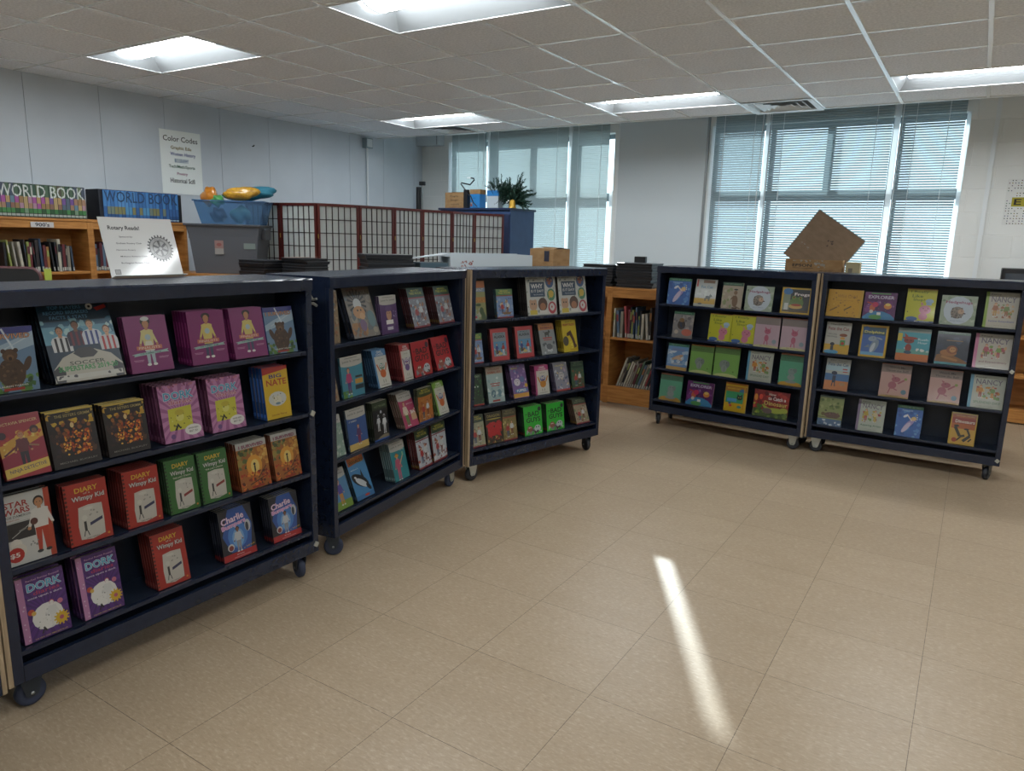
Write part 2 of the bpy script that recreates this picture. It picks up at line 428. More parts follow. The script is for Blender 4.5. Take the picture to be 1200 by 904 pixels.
for wi, xs in enumerate(WIN):
    f = MB(); yf = YB+.11
    f.box(xs[0], yf, ZS, xs[3], yf+.06, ZS+.05, M_FRAME).box(xs[0], yf, ZH-.05, xs[3], yf+.06, ZH, M_FRAME)
    f.box(xs[0], yf, ZS+.05, xs[0]+.03, yf+.06, ZH-.05, M_FRAME).box(xs[3]-.012, yf, ZS+.05, xs[3], yf+.06, ZH-.05, M_FRAME)
    for x in xs[1:3]:
        f.box(x-.05, yf, ZS+.05, x-.012, yf+.06, ZH-.05, M_FRAME)
        f.box(x+.012, yf, ZS+.05, x+.05, yf+.06, ZH-.05, M_FRAME)
    f.box(xs[0]+.03, yf-.01, 1.955, xs[3]-.012, yf+.05, 2.05, M_FRAME)
    mid = (xs[1]+xs[2])/2
    f.box(mid-.035, yf-.005, 2.05, mid+.035, yf+.045, ZH-.05, M_FRAME)
    wo = struct(f.obj('window_%d' % (wi+1)))
    MB().box(xs[0], yf+.02, ZS+.02, xs[3], yf+.024, ZH-.02, M_GLASS).obj('glass_pane', wo)
    MB().box(xs[0]-.02, YB-.05, ZS-.03, xs[3]+.02, YB+.1, ZS, M_WHITEPAINT).obj('sill', wo)
    # added translucent strips that catch the sun, in place of bright gaps and mullions
    s = MB()
    for k, x in enumerate(xs[1:3]): s.box(x-.016 if wi == 0 or k == 0 else x-.028, YB-.03, ZS, x+.016 if wi == 0 or k == 0 else x+.02, YB-.015, ZP-.02, M_STRIP)
    s.box(xs[0]+.0, YB-.02, ZS, xs[0]+.05, YB-.012, ZH, M_STRIP)
    if wi == 0: s.box(xs[3]-.045, YB+.005, ZS, xs[3], YB+.012, 2.07, M_STRIP)  # added stop: shuts the lower gap so the sun streak on the floor ends
    else: s.box(xs[3]-.035, YB+.005, ZS, xs[3], YB+.012, ZH, M_STRIP)
    s.obj('gap_glow_strip', wo)

# blinds
def blind(x0, x1, tilt, label, cords, wand=None, z0=.93, z1=3.05, sm=None):
    yb = YB-.035
    r = thing('window_blind', label, 'blind', ((x0+x1)/2, yb, z0), 0, 'mini blinds on the two windows')
    hw = (x1-x0)/2; H = z1-z0
    MB().bbox(-hw, -.02, H-.03, hw, .02, H, .003, M_WHITEPAINT).obj('headrail', r)
    MB().bbox(-hw, -.012, 0, hw, .012, .014, .003, M_WHITEPAINT).obj('bottom_rail', r)
    sl = MB(); n = int((H-.06)/.0235); a = math.radians(tilt)
    for k in range(n):
        z = .025+k*.0235; V = []
        for u in (-1, -.35, .35, 1):                      # across the slat: room edge up, outside edge down
            yy = u*.0125*math.cos(a); zz = -u*.0125*math.sin(a); b = .0016*(1-u*u)
            V.append((yy+b*math.sin(a), z+zz+b*math.cos(a)))
        vs = [(-hw+.004, p[0], p[1]) for p in V]+[(hw-.004, p[0], p[1]) for p in V]
        sl.add(vs, [(i, i+4, i+5, i+1) for i in range(3)], sm or M_SLAT)
    sl.obj('slats', r)
    for cxx in cords:
        MB().box(cxx*hw-.0022, -.017, .01, cxx*hw+.0022, -.0145, H-.02, M_WHITEPAINT).obj('ladder_cord', r)
    if wand: MB().tube([(wand*hw, -.022, H-.03), (wand*hw-.01, -.03, H-1.4)], .0035, M_WHITEPAINT, 6).obj('tilt_wand', r)
    return r
# window 1 opening (front of frame at YB+.11) and window 2
blind(-6.085, -5.52, 66, 'narrow white mini blind at the far left, behind the cabinet', (-.55, .55), .9, sm=M_SLAT_CLOSED)
blind(-5.482, -4.336, 66, 'wide white mini blind behind the garland on the cabinet', (-.75, .75), -.96, sm=M_SLAT_CLOSED)
blind(-4.298, -3.795, 66, 'narrow white mini blind just left of the whiteboard', (-.6, .6), -.9, sm=M_SLAT_CLOSED)
blind(-2.565, -2.04, 55, 'narrow greenish blind just right of the whiteboard', (-.6, .6), .92)
blind(-2.0, -.858, 47, 'wide bright blind behind the tilted cardboard box', (-.75, .75), -.96)
blind(-.802, -.272, 47, 'narrow bright blind beside the painted block wall', (-.5, .5), -.92)

# whiteboard sheet between the windows
m = mat('glossy_whiteboard', '#cdd7dc', .045, 0, .6)
wb = thing('whiteboard', 'tall glossy blank whiteboard panel between the two windows', 'whiteboard', (-3.69, YB-.03, .5))
MB().box(0.02, 0, 0, 1.04, .02, 2.6, m).obj('panel', wb)
MB().box(0, -.004, 0, .02, .024, 2.6, M_WHITEPAINT).box(1.04, -.004, 0, 1.062, .024, 2.6, M_STEEL).obj('edge_trim', wb)

# troffers
M_LAMP = bpy.data.materials.new('lit_diffuser'); M_LAMP.use_nodes = True
b_ = bsdf(M_LAMP); b_.inputs['Base Color'].default_value = (.9, .92, .95, 1); b_.inputs['Emission Color'].default_value = (.93, .975, 1, 1); b_.inputs['Emission Strength'].default_value = LAMP_STRENGTH
M_REFL = mat('troffer_reflector', '#7c8082', .6)
def troffer():
    r = thing('ceiling_light', 'x', 'light')
    Lx, Ly, D = 2*CS-.02, .61-.02, .105
    h = MB()
    # flared reflector: flat ends and two sloping sides up to a lamp tray
    h.box(0, 0, -.002, Lx, .012, .006, M_TBAR).box(0, Ly-.012, -.002, Lx, Ly, .006, M_TBAR).box(0, .012, -.002, .012, Ly-.012, .006, M_TBAR).box(Lx-.012, .012, -.002, Lx, Ly-.012, .006, M_TBAR)
    h.quad((.012, .012, 0), (Lx-.012, .012, 0), (Lx-.09, .13, D), (.09, .13, D), M_REFL)
    h.quad((.012, Ly-.012, 0), (.09, Ly-.13, D), (Lx-.09, Ly-.13, D), (Lx-.012, Ly-.012, 0), M_REFL)
    h.quad((.012, .012, 0), (.09, .13, D), (.09, Ly-.13, D), (.012, Ly-.012, 0), M_REFL)
    h.quad((Lx-.012, .012, 0), (Lx-.012, Ly-.012, 0), (Lx-.09, Ly-.13, D), (Lx-.09, .13, D), M_REFL)
    h.box(.09, .13, D, Lx-.09, Ly-.13, D+.03, M_REFL)
    h.obj('housing', r)
    d = MB(); n = 12; cy = Ly/2; rr = .125; A = []
    for k in range(n+1):
        an = PI*k/n; A.append((cy-rr*math.cos(an), D-.002-.062*math.sin(an)))
    x0, x1 = .095, Lx-.095
    V = [(x0, a, b) for a, b in A]+[(x1, a, b) for a, b in A]
    d.add(V, [(k, k+1, k+n+2, k+n+1) for k in range(n)]+[list(range(n+1)), list(range(2*n+1, n, -1))], M_LAMP)
    d.obj('diffuser', r, True)
    for xx in (x0-.006, x1):
        e = MB(); e.tube([(xx+.003, cy-(rr+.003)*math.cos(PI*k/n), D-.002-.066*math.sin(PI*k/n)) for k in range(n+1)], .004, M_STEEL, 5); e.obj('end_clip', r)
    return r
LBL = {(7, 0): 'recessed ceiling light at the left, above the grey panelled wall', (3, 0): 'large recessed ceiling light nearest the camera, top centre',
       (7, 5): 'far recessed ceiling light beside the vent at the left window', (3, 5): 'far recessed ceiling light above the whiteboard', (-1, 5): 'far recessed ceiling light at the right, above the block wall'}
proto = None
for i, j in LAMPS:
    vis = (i, j) in LBL
    if proto is None: o = proto = troffer()
    else: o = copy_tree(proto)
    o.location = (gx(i)+.01, gy(j)+.01, ZC)
    o['group'] = 'recessed ceiling lights'
    o['label'] = LBL.get((i, j), 'recessed ceiling light in the part of the room outside the photograph')
# vents
def vent():
    r = thing('air_vent', 'x', 'vent'); s = .59; c0 = s/2
    def ring(mb, r0, r1, z0, z1, m):
        q0 = [(c0-r0, c0-r0, z0), (c0+r0, c0-r0, z0), (c0+r0, c0+r0, z0), (c0-r0, c0+r0, z0)]
        q1 = [(c0-r1, c0-r1, z1), (c0+r1, c0-r1, z1), (c0+r1, c0+r1, z1), (c0-r1, c0+r1, z1)]
        mb.add(q0+q1, [(k, (k+1) % 4, (k+1) % 4+4, k+4) for k in range(4)], m)
    f = MB(); ring(f, .295, .25, -.003, -.003, M_WHITEPAINT); ring(f, .25, .22, -.003, .05, M_WHITEPAINT); ring(f, .22, .0, .11, .11, M_BLACK); ring(f, .22, .22, .05, .11, M_BLACK); f.obj('frame', r)
    for r0 in (.205, .15, .095, .04):
        l = MB(); ring(l, r0, r0-.040, .0, .022, M_WHITEPAINT); ring(l, r0-.003, r0-.043, .0015, .0235, M_WHITEPAINT); l.obj('louver', r)
    return r
v1 = vent(); v1.location = (gx(7)+.01, gy(6)-.02, ZC); v1['label'] = 'square ceiling air vent near the left corner window'; v1['group'] = 'square ceiling vents'
v2 = copy_tree(v1); v2.location = (gx(1)+.01, gy(6)-.02, ZC); v2['label'] = 'square ceiling air vent above the bright right window'

# ================================================================== rolling book carts
ZT, ZB = 1.30, .114
SHELF = [1.0, .737, .475, .212]
DEP = .35
def caster(hinge_side, wheelmat, yaw):
    """a swivel caster: its top plate meets the cart's underside"""
    c = MB()
    c.bbox(-.04, -.035, ZB-.006, .04, .035, ZB, .002, M_ZINC if hinge_side else M_DARKMETAL)
    for s in (-1, 1):
        c.prism([(-.034, ZB-.006), (.034, ZB-.006), (.02, .045), (.012, .034), (-.012, .034), (-.02, .045)], s*.0185-.0015, s*.0185+.0015, M_ZINC if hinge_side else M_DARKMETAL)
    w = MB()
    T = Matrix.Rotation(PI/2, 4, 'X')
    w.lathe([(.008, -.013), (.026, -.013), (.031, -.015), (.038, -.014), (.044, -.009), (.045, 0), (.044, .009), (.038, .014), (.031, .015), (.026, .013), (.008, .013)], wheelmat, 24, T)
    w.tube([(0, -.021, 0), (0, .021, 0)], .006, M_STEEL, 8)
    return c.mesh('caster_bracket'), w.mesh('caster_wheel', True)
def cart(label, A, B, ply_left, ply_right, latch_left=False, catches=(), wheel=M_RUBBER):
    A = Vector(A); B = Vector(B); W = (B-A).length; ang = math.atan2(B.y-A.y, B.x-A.x)
    r = thing('book_cart', label, 'book cart', (A.x, A.y, 0), ang, 'navy rolling book display carts')
    fw = .03
    for s, nm in ((0, 'side_panel'), (1, 'side_panel')):
        x0, x1 = (0, fw) if s == 0 else (W-fw, W)
        MB().bbox(x0, .0, ZB, x1, .019, ZT-.05, .002, M_NAVY).box(x0, .019, ZB, x1, DEP, ZT-.0205, M_NAVY).obj(nm, r)
    # top board with worn, slightly uneven front edge
    tb = MB(); n = 40; rng = random.Random(int(A.x*1000))
    V = []
    for k in range(n+1):
        x = W*k/n; j = rng.uniform(-.0012, .0012)
        V += [(x, -.006+j, ZT-.050), (x, -.008+j, ZT-.006), (x, -.003, ZT+rng.uniform(-.001, .0005)), (x, DEP, ZT), (x, DEP, ZT-.02), (x, .018, ZT-.02), (x, .018, ZT-.05)]
    F = []
    for k in range(n):
        for q in range(7): F.append((k*7+q, (k+1)*7+q, (k+1)*7+(q+1) % 7, k*7+(q+1) % 7))
    F += [list(range(7))[::-1], [n*7+q for q in range(7)]]
    tb.add(V, F, M_NAVY); tb.obj('top_board', r)
    MB().box(fw, .19, ZB+.0125, W-fw, .205, ZT-.021, M_NAVY_IN).box(fw, DEP-.015, ZB+.0125, W-fw, DEP-.003, ZT-.021, M_NAVY).obj('back_panel', r)
    for z in SHELF:
        MB().bbox(fw, .004, z-.014, W-fw, .02, z+.002, .002, M_NAVY).box(fw, .02, z-.012, W-fw, .1895, z, M_NAVY_IN).obj('shelf', r)
    MB().bbox(fw, -.001, ZB, W-fw, .02, ZB+.055, .002, M_NAVY).box(fw, .02, ZB, W-fw, DEP-.02, ZB+.012, M_NAVY_IN).obj('base_rail', r)
    if ply_left: MB().box(-.014, .0, ZB, -.0005, .03, ZT-.002, M_PLY).obj('edge_strip', r)
    if ply_right: MB().box(W+.0005, .0, ZB, W+.014, .03, ZT-.002, M_PLY).obj('edge_strip', r)
    for sx in (0, 1):
        for sy in (0, 1):
            hinge = (ply_left and sx == 0) or (ply_right and sx == 1)
            bme, wme = caster(hinge and sy == 0 and not (ply_left and wheel is M_BLUERUB), wheel, 0)
            yaw = 0 if (hinge and sy == 0) else (1.25 if sx else -1.0)
            rr = Matrix.Rotation(yaw, 4, 'Z')
            px = .062 if sx == 0 else W-.062
            py = .058 if sy == 0 else DEP-.058
            k = link('caster_bracket', bme, r, (px, py, 0), (0, 0, yaw))
            link('wheel', wme, k, (0, 0, .045))
    if latch_left:
        l = MB()
        l.bbox(-.004, .11, ZT-.135, 0, .20, ZT-.075, .001, M_ZINC)
        l.tube([(-.008, .10, ZT-.08), (-.02, .07, ZT-.10), (-.02, .05, ZT-.095)], .006, M_ZINC, 6).tube([(-.008, .10, ZT-.12), (-.02, .07, ZT-.115), (-.02, .05, ZT-.125)], .006, M_ZINC, 6)
        for a in (.125, .185):
            for b in (.088, .122): l.box(-.006, a-.005, ZT-b-.005, -.004, a+.005, ZT-b+.005, M_BLACK)
        l.obj('latch', r)
    for (x, z) in catches:
        MB().bbox(x-.011, -.006, z-.011, x+.011, .0, z+.011, .002, M_ZINC, Matrix.Translation((x, 0, z)) @ Matrix.Rotation(.6, 4, 'Y') @ Matrix.Translation((-x, 0, -z))).obj('catch_plate', r)
    return r
ENDS = [((-2.288, .863), (-2.288, 2.07)), ((-2.324, 2.2), (-2.492, 3.411)), ((-2.459, 3.435), (-2.157, 4.594)), ((-2.174, 5.584), (-.949, 5.459)), ((-.915, 5.508), (.271, 5.501))]
cart('navy rolling book cart nearest the camera, tallest in the left foreground', *ENDS[0], True, False, False, ((1.192, .737), (1.192, .15)), M_BLUERUB)
cart('navy rolling book cart with metal latch on its left side, second from left', *ENDS[1], False, True, True, (), M_BLUERUB)
cart('navy rolling book cart hinged to the second cart, left of the gap', *ENDS[2], True, False, False, ())
cart('navy rolling book cart just right of the gap, beside the oak shelves', *ENDS[3], False, True, False, ())
cart('rightmost navy rolling book cart, below the block wall', *ENDS[4], True, False, False, ((1.17, .737), (1.17, .15)))
cart('navy cart at the left border of the photo, only its raw plywood edge showing', (-2.0, -.31), (-2.27, .825), False, True)

# fitted display books: cart, shelf, cover, copies, left edge, width, height, lean
BOOKS=[(1, 0, 'survive_bear', 1, 0.033, 0.135, 0.189, 0.08),
(1, 0, 'soccer', 3, 0.213, 0.216, 0.266, 0.342),
(1, 0, 'purple_white', 2, 0.452, 0.149, 0.189, 0.216),
(1, 0, 'purple', 5, 0.673, 0.148, 0.192, 0.14),
(1, 0, 'purple', 3, 0.852, 0.148, 0.191, 0.189),
(1, 0, 'survive_bear', 1, 1.005, 0.143, 0.186, 0.181),
(1, 1, 'ninja', 1, 0.054, 0.122, 0.188, 0.269),
(1, 1, 'grimm', 2, 0.186, 0.143, 0.179, 0.191),
(1, 1, 'grimm', 3, 0.354, 0.141, 0.173, 0.155),
(1, 1, 'dork_pink', 5, 0.549, 0.15, 0.204, 0.168),
(1, 1, 'dork_pink', 4, 0.737, 0.146, 0.202, 0.145),
(1, 1, 'nate', 4, 0.983, 0.123, 0.21, 0.126),
(1, 2, 'starwars', 2, 0.033, 0.134, 0.216, 0.08),
(1, 2, 'diary_red', 3, 0.21, 0.134, 0.2, 0.121),
(1, 2, 'diary_red', 6, 0.395, 0.126, 0.197, 0.097),
(1, 2, 'diary_green', 3, 0.551, 0.118, 0.195, 0.151),
(1, 2, 'diary_green', 2, 0.681, 0.124, 0.193, 0.16),
(1, 2, 'survive_fire', 5, 0.849, 0.142, 0.191, 0.174),
(1, 2, 'survive_fire', 3, 1.016, 0.133, 0.192, 0.175),
(1, 3, 'dork_purple', 4, 0.051, 0.137, 0.208, 0.131),
(1, 3, 'dork_purple', 3, 0.23, 0.131, 0.21, 0.156),
(1, 3, 'diary_red', 5, 0.484, 0.126, 0.201, 0.183),
(1, 3, 'charlie', 4, 0.755, 0.151, 0.203, 0.165),
(1, 3, 'charlie', 4, 0.99, 0.146, 0.19, 0.157),
(2, 0, 'sliver_brown', 1, 0.034, 0.068, 0.234, 0.08),
(2, 0, 'hedgehog_big', 2, 0.207, 0.203, 0.24, 0.313),
(2, 0, 'junie_purple', 2, 0.428, 0.144, 0.187, 0.124),
(2, 0, 'tree_knight', 4, 0.721, 0.159, 0.212, 0.271),
(2, 0, 'tree_knight', 5, 0.98, 0.166, 0.209, 0.245),
(2, 1, 'sliver_brown', 1, 0.034, 0.052, 0.107, 0.203),
(2, 1, 'junie_teal', 1, 0.118, 0.162, 0.189, 0.115),
(2, 1, 'owl_blue', 4, 0.391, 0.112, 0.189, 0.238),
(2, 1, 'owl_red', 6, 0.612, 0.097, 0.189, 0.175),
(2, 1, 'bad_red', 1, 0.725, 0.179, 0.188, 0.186),
(2, 1, 'bad_red', 2, 0.96, 0.183, 0.187, 0.283),
(2, 2, 'sliver_green', 1, 0.034, 0.093, 0.191, 0.205),
(2, 2, 'junie_blue', 1, 0.16, 0.147, 0.197, 0.15),
(2, 2, 'astronaut', 3, 0.355, 0.125, 0.195, 0.096),
(2, 2, 'junie_pink', 4, 0.632, 0.133, 0.191, 0.351),
(2, 2, 'tree_orange', 2, 0.77, 0.146, 0.189, 0.098),
(2, 2, 'owl_green', 2, 0.974, 0.12, 0.192, 0.278),
(2, 3, 'junie_boy', 1, 0.034, 0.143, 0.19, 0.35),
(2, 3, 'whale', 3, 0.209, 0.14, 0.213, 0.358),
(2, 3, 'junie_statue', 5, 0.535, 0.135, 0.203, 0.24),
(2, 3, 'tree_revolution', 4, 0.771, 0.134, 0.214, 0.192),
(2, 3, 'tree_revolution', 1, 0.928, 0.15, 0.218, 0.128),
(3, 0, 'dino_orange', 1, 0.034, 0.104, 0.229, 0.153),
(3, 0, 'tree_ship', 2, 0.224, 0.134, 0.175, 0.145),
(3, 0, 'why', 4, 0.482, 0.266, 0.245, 0.157),
(3, 0, 'why', 2, 0.775, 0.273, 0.246, 0.17),
(3, 1, 'tree_ship', 1, 0.034, 0.088, 0.18, 0.182),
(3, 1, 'alma', 2, 0.189, 0.146, 0.197, 0.166),
(3, 1, 'alma', 2, 0.398, 0.153, 0.198, 0.179),
(3, 1, 'world_grey', 3, 0.622, 0.143, 0.203, 0.277),
(3, 1, 'world_yellow', 4, 0.832, 0.138, 0.214, 0.209),
(3, 2, 'dark_green_bug', 1, 0.034, 0.099, 0.192, 0.21),
(3, 2, 'mint_rabbit', 2, 0.169, 0.136, 0.223, 0.202),
(3, 2, 'puppy_purple', 3, 0.384, 0.133, 0.215, 0.294),
(3, 2, 'owl_pink', 3, 0.579, 0.127, 0.192, 0.164),
(3, 2, 'puppy_grey', 3, 0.774, 0.133, 0.192, 0.29),
(3, 2, 'tree_gorilla', 1, 0.929, 0.126, 0.186, 0.165),
(3, 3, 'tree_lincoln', 1, 0.034, 0.117, 0.199, 0.207),
(3, 3, 'dragon_red', 1, 0.164, 0.137, 0.197, 0.181),
(3, 3, 'tree_brown', 1, 0.304, 0.117, 0.2, 0.161),
(3, 3, 'bad_green', 4, 0.488, 0.165, 0.192, 0.153),
(3, 3, 'bad_green', 4, 0.693, 0.17, 0.188, 0.108),
(3, 3, 'tree_lion', 4, 0.993, 0.133, 0.179, 0.36),
(4, 0, 'fairy_blue', 1, 0.086, 0.192, 0.206, 0.127),
(4, 0, 'cat_white', 1, 0.315, 0.171, 0.212, 0.175),
(4, 0, 'kangaroo', 1, 0.539, 0.158, 0.197, 0.134),
(4, 0, 'hedgehugs', 1, 0.722, 0.206, 0.182, 0.147),
(4, 0, 'frogs', 1, 0.995, 0.209, 0.186, 0.134),
(4, 1, 'bear_grey', 1, 0.15, 0.17, 0.208, 0.133),
(4, 1, 'slop', 1, 0.454, 0.176, 0.217, 0.132),
(4, 1, 'slop', 1, 0.634, 0.18, 0.222, 0.113),
(4, 1, 'pink_pig', 1, 0.818, 0.182, 0.226, 0.08),
(4, 1, 'pink_pig', 1, 1.013, 0.184, 0.229, 0.08),
(4, 2, 'plane_blue', 1, 0.118, 0.178, 0.21, 0.143),
(4, 2, 'green_gray', 1, 0.319, 0.189, 0.221, 0.104),
(4, 2, 'green_gray', 1, 0.52, 0.198, 0.23, 0.097),
(4, 2, 'nancy_teal', 1, 0.781, 0.19, 0.222, 0.103),
(4, 2, 'teal_gray', 1, 1.026, 0.172, 0.233, 0.098),
(4, 3, 'teal_gray', 1, 0.071, 0.193, 0.22, 0.134),
(4, 3, 'explorer', 1, 0.308, 0.224, 0.189, 0.158),
(4, 3, 'cat_yellow', 1, 0.628, 0.173, 0.221, 0.108),
(4, 3, 'catch_dino', 1, 0.856, 0.261, 0.2, 0.132),
(5, 0, 'yellow_bugs', 1, 0.036, 0.226, 0.191, 0.221),
(5, 0, 'explorer', 1, 0.271, 0.2, 0.186, 0.213),
(5, 0, 'slop', 1, 0.529, 0.173, 0.224, 0.189),
(5, 0, 'hedgehugs', 1, 0.733, 0.199, 0.192, 0.214),
(5, 0, 'nancy_green', 1, 0.984, 0.177, 0.229, 0.239),
(5, 1, 'cat_story', 1, 0.047, 0.163, 0.223, 0.206),
(5, 1, 'dolphins', 3, 0.274, 0.168, 0.221, 0.212),
(5, 1, 'fox_teal', 2, 0.505, 0.194, 0.219, 0.201),
(5, 1, 'lion_night', 1, 0.737, 0.185, 0.217, 0.206),
(5, 1, 'nancy_pink', 1, 0.959, 0.2, 0.224, 0.25),
(5, 2, 'cat_beach', 1, 0.074, 0.158, 0.226, 0.235),
(5, 2, 'throw_ball', 1, 0.432, 0.184, 0.229, 0.2),
(5, 2, 'throw_ball', 1, 0.729, 0.184, 0.226, 0.217),
(5, 2, 'nancy_teal', 1, 0.967, 0.194, 0.215, 0.213),
(5, 3, 'turtle', 1, 0.058, 0.161, 0.214, 0.195),
(5, 3, 'nancy_artist', 1, 0.314, 0.174, 0.221, 0.221),
(5, 3, 'fairy_blue', 1, 0.561, 0.156, 0.215, 0.196),
(5, 3, 'dinosaurs', 1, 0.882, 0.149, 0.213, 0.224)]

# ================================================================== printed covers
W_, K_ = '#f2f0ea', '#15161a'
SK = ['#8a5a3c', '#c58c63', '#e2b08c', '#6b4430']
def c_survive_bear(a):
    a.R(0, 0, 1, 1, '#6f8fae').R(0, .9, 1, 1, '#3b3f86').poly([(0, .62), (.3, .72), (.6, .8), (1, .92), (1, .7), (0, .5)], '#a9c1d2').line(.4, .98, .62, .6, .02, '#d8e4ee').line(.2, .6, .95, .85, .01, '#c9d8e4')
    a.D(30, 0, 0, 1, .26, ['#3f6b2e', '#5c8a3c', '#2c4a25', '#7a8f45'], .05, .1)
    a.O(.5, .3, .27, '#4e3725', .33).O(.5, .57, .15, '#5d422b', .14).O(.38, .64, .05, '#4b3422').O(.62, .64, .05, '#4b3422').O(.5, .54, .07, '#7c5c40', .06).O(.5, .52, .035, '#2a1712', .04)
    a.O(.2, .42, .07, '#4e3725', .17, rot=.4).O(.82, .42, .07, '#4e3725', .17, rot=-.4).D(20, .3, .1, .7, .45, ['#5f4530', '#412c1c', '#6f523a'], .03, .05)
    a.R(.3, .03, .7, .07, '#b03028').T('I SURVIVED', .5, .86, .86, .075, '#d9a27b', out='#5b2c2a').T('LAUREN TARSHIS', .5, .1, .55, .025, W_)
def c_soccer(a):
    a.R(0, 0, 1, 1, '#17384f').R(0, .45, 1, .68, '#6ea8bd').R(0, .66, 1, .72, '#346a88').D(25, 0, .55, 1, .75, ['#8fc1cc', '#2d6d8b', '#b7dbdc'], .03, .07)
    a.R(0, .9, 1, 1, '#0d1a29')
    a.bust(.22, .36, .3, '#e6e6e6', SK[1], '#2a1a14', '#1c1c20').bust(.45, .42, .3, '#2a2440', SK[0], '#16100e', '#7a2030').bust(.66, .42, .3, '#dfe4ee', SK[2], '#8f7a5c', '#3a4c90').bust(.88, .34, .3, '#d8dadb', SK[2], '#7a5032', '#c32f33')
    a.O(.52, 0, .55, '#c8c4b4', .46).poly([(.33, .33), (.42, .39), (.6, .39), (.68, .32), (.6, .27), (.42, .27)], '#3a3a3e').poly([(.02, .0), (.0, .14), (.1, .2), (.17, .12), (.14, 0)], '#33343a').poly([(.98, .0), (1, .14), (.9, .2), (.84, .12), (.86, 0)], '#33343a')
    a.T('TOP PLAYERS', .37, .885, .46, .04, '#79b4dd').T('RECORD BREAKERS', .38, .825, .62, .04, '#79b4dd').T('FACTS & STATS', .40, .765, .52, .04, '#79b4dd')
    a.O(.72, .88, .05, W_).O(.72, .88, .02, K_).poly([(.78, .86), (.95, .9), (.97, .86), (.82, .82)], '#b5302c')
    a.T('SOCCER', .5, .215, .5, .045, '#2f4030').T('SUPERSTARS 2019-20', .5, .155, .84, .062, '#2c9c4e', bold=True).R(.03, .03, .97, .085, '#d7d5cb').D(8, .05, .04, .95, .08, ['#55555a'], .02, .04)
def _sugar(a, dress, top, legs):
    a.R(0, 0, 1, 1, '#8c2f72')
    a.fig(.5, .1, .82, top, SK[1], '#2b2320', legs, shoes=W_).poly([(.38, .38), (.62, .38), (.57, .55), (.43, .55)], dress).O(.5, .62, .07, '#b8cfd8').O(.5, .9, .12, '#3a3230', .08).O(.5, .86, .075, SK[1], .08)
    a.R(.2, .4, .8, .47, '#cf7a62').T('FINALISTS', .5, .435, .5, .042, '#f3dccb').poly([(.06, .33), (.2, .345), (.8, .37), (.95, .385), (.9, .36), (.95, .33), (.8, .33), (.2, .3), (.1, .29), (.13, .315)], '#a7c9c2').T('THE SUMMER TEAM', .5, .337, .5, .022, '#38505a', rot=.035)
    a.R(.08, .22, .32, .228, '#d29bbd').R(.1, .2, .3, .208, '#d29bbd').R(.68, .25, .92, .258, '#d29bbd').R(.68, .23, .9, .238, '#d29bbd')
def c_purple(a): _sugar(a, '#e3cf76', '#e3cf76', '#4b4f6d')
def c_purple_white(a): _sugar(a, '#e9e4cf', '#e0d493', '#b9c6cf'); a.O(.5, .95, .1, '#d9d9d6', .05)
def c_ninja(a):
    a.R(0, 0, 1, 1, '#a8293a').poly([(0, .55), (1, .82), (1, .45), (0, .25)], '#d9a23a').D(35, 0, .35, 1, .75, ['#e7b84a', '#d3702d', '#b83a2c', '#edd06a'], .03, .08).poly([(0, .35), (1, .6), (1, .3), (0, .12)], '#9c2740').O(.1, .7, .09, '#3a2430').O(.82, .73, .1, '#3a2026').O(.82, .71, .06, SK[0])
    a.fig(.5, .12, .62, '#6a2a34', SK[1], '#c2602a', '#2a2630', shoes='#2a2630').line(.36, .5, .06, .38, .022, '#6a2a34').line(.64, .5, .86, .46, .02, '#a07858')
    a.poly([(0, .02), (1, .1), (1, .25), (0, .17)], '#e3c155').T('NINJA DETECTIVE', .52, .135, .84, .075, '#2a2f6c', rot=.1).T('OCTAVIA SPENCER', .5, .88, .86, .045, '#e9c98d', rot=.04)
def c_grimm(a):
    a.R(0, 0, 1, 1, '#221d22').D(60, .02, .2, .98, .85, ['#3a2426', '#4c3028', '#2a2030', '#5a3a2c', '#1b1a20'], .04, .1).D(14, .0, .72, 1, .96, ['#d8b23c', '#c99b2e'], .05, .09).poly([(.05, .8), (.95, .86), (.95, .97), (.05, .93)], '#26241f')
    a.D(50, .12, .3, .9, .78, ['#6a3a20', '#8a4a24', '#4a2a20', '#a0602c'], .03, .06).D(90, .26, .2, .84, .62, ['#d8701e', '#f09a30', '#b84a1a', '#8a2c18', '#ffc050'], .02, .05).O(.5, .72, .04, '#e5c78a', .06).R(0, .97, 1, 1, '#d8b94e')
    a.T('THE SISTERS GRIMM', .54, .9, .74, .05, '#b9a56a').T('MICHAEL BUCKLEY', .52, .09, .8, .03, '#8f8a86')
def _dork_title(a, y=.8):
    a.T('DORK', .5, y, .76, .14, '#4fa8c9', bold=True, out='#eef6f8').T('diaries', .52, y-.115, .6, .075, '#b9405a', out='#f2d9df')
def c_dork_pink(a):
    a.R(0, 0, 1, 1, '#c987b4').rays(.5, .45, 22, .9, '#a86496'); a.D(20, 0, .9, 1, 1, ['#a04a72', '#7a3a5a', '#c7788f'], .02, .05)
    a.poly([(.16, .2), (.18, .58), (.78, .6), (.76, .2)], '#d6d044').O(.46, .42, .1, '#e9e27c').O(.46, .5, .12, '#c8b93c', .07).D(16, .2, .22, .74, .55, ['#6f6a28', '#efe98c', '#8f8a34'], .015, .035).poly([(.28, .2), (.38, .32), (.46, .22), (.42, .22), (.38, .26), (.34, .2)], '#1f1f1f')
    a.O(.75, .16, .22, W_, .13).T('NEVER BEEN', .75, .19, .26, .028, '#333333').T('BEST 3D!', .75, .135, .22, .035, '#333333').O(.22, .1, .06, '#75508c')
    _dork_title(a)
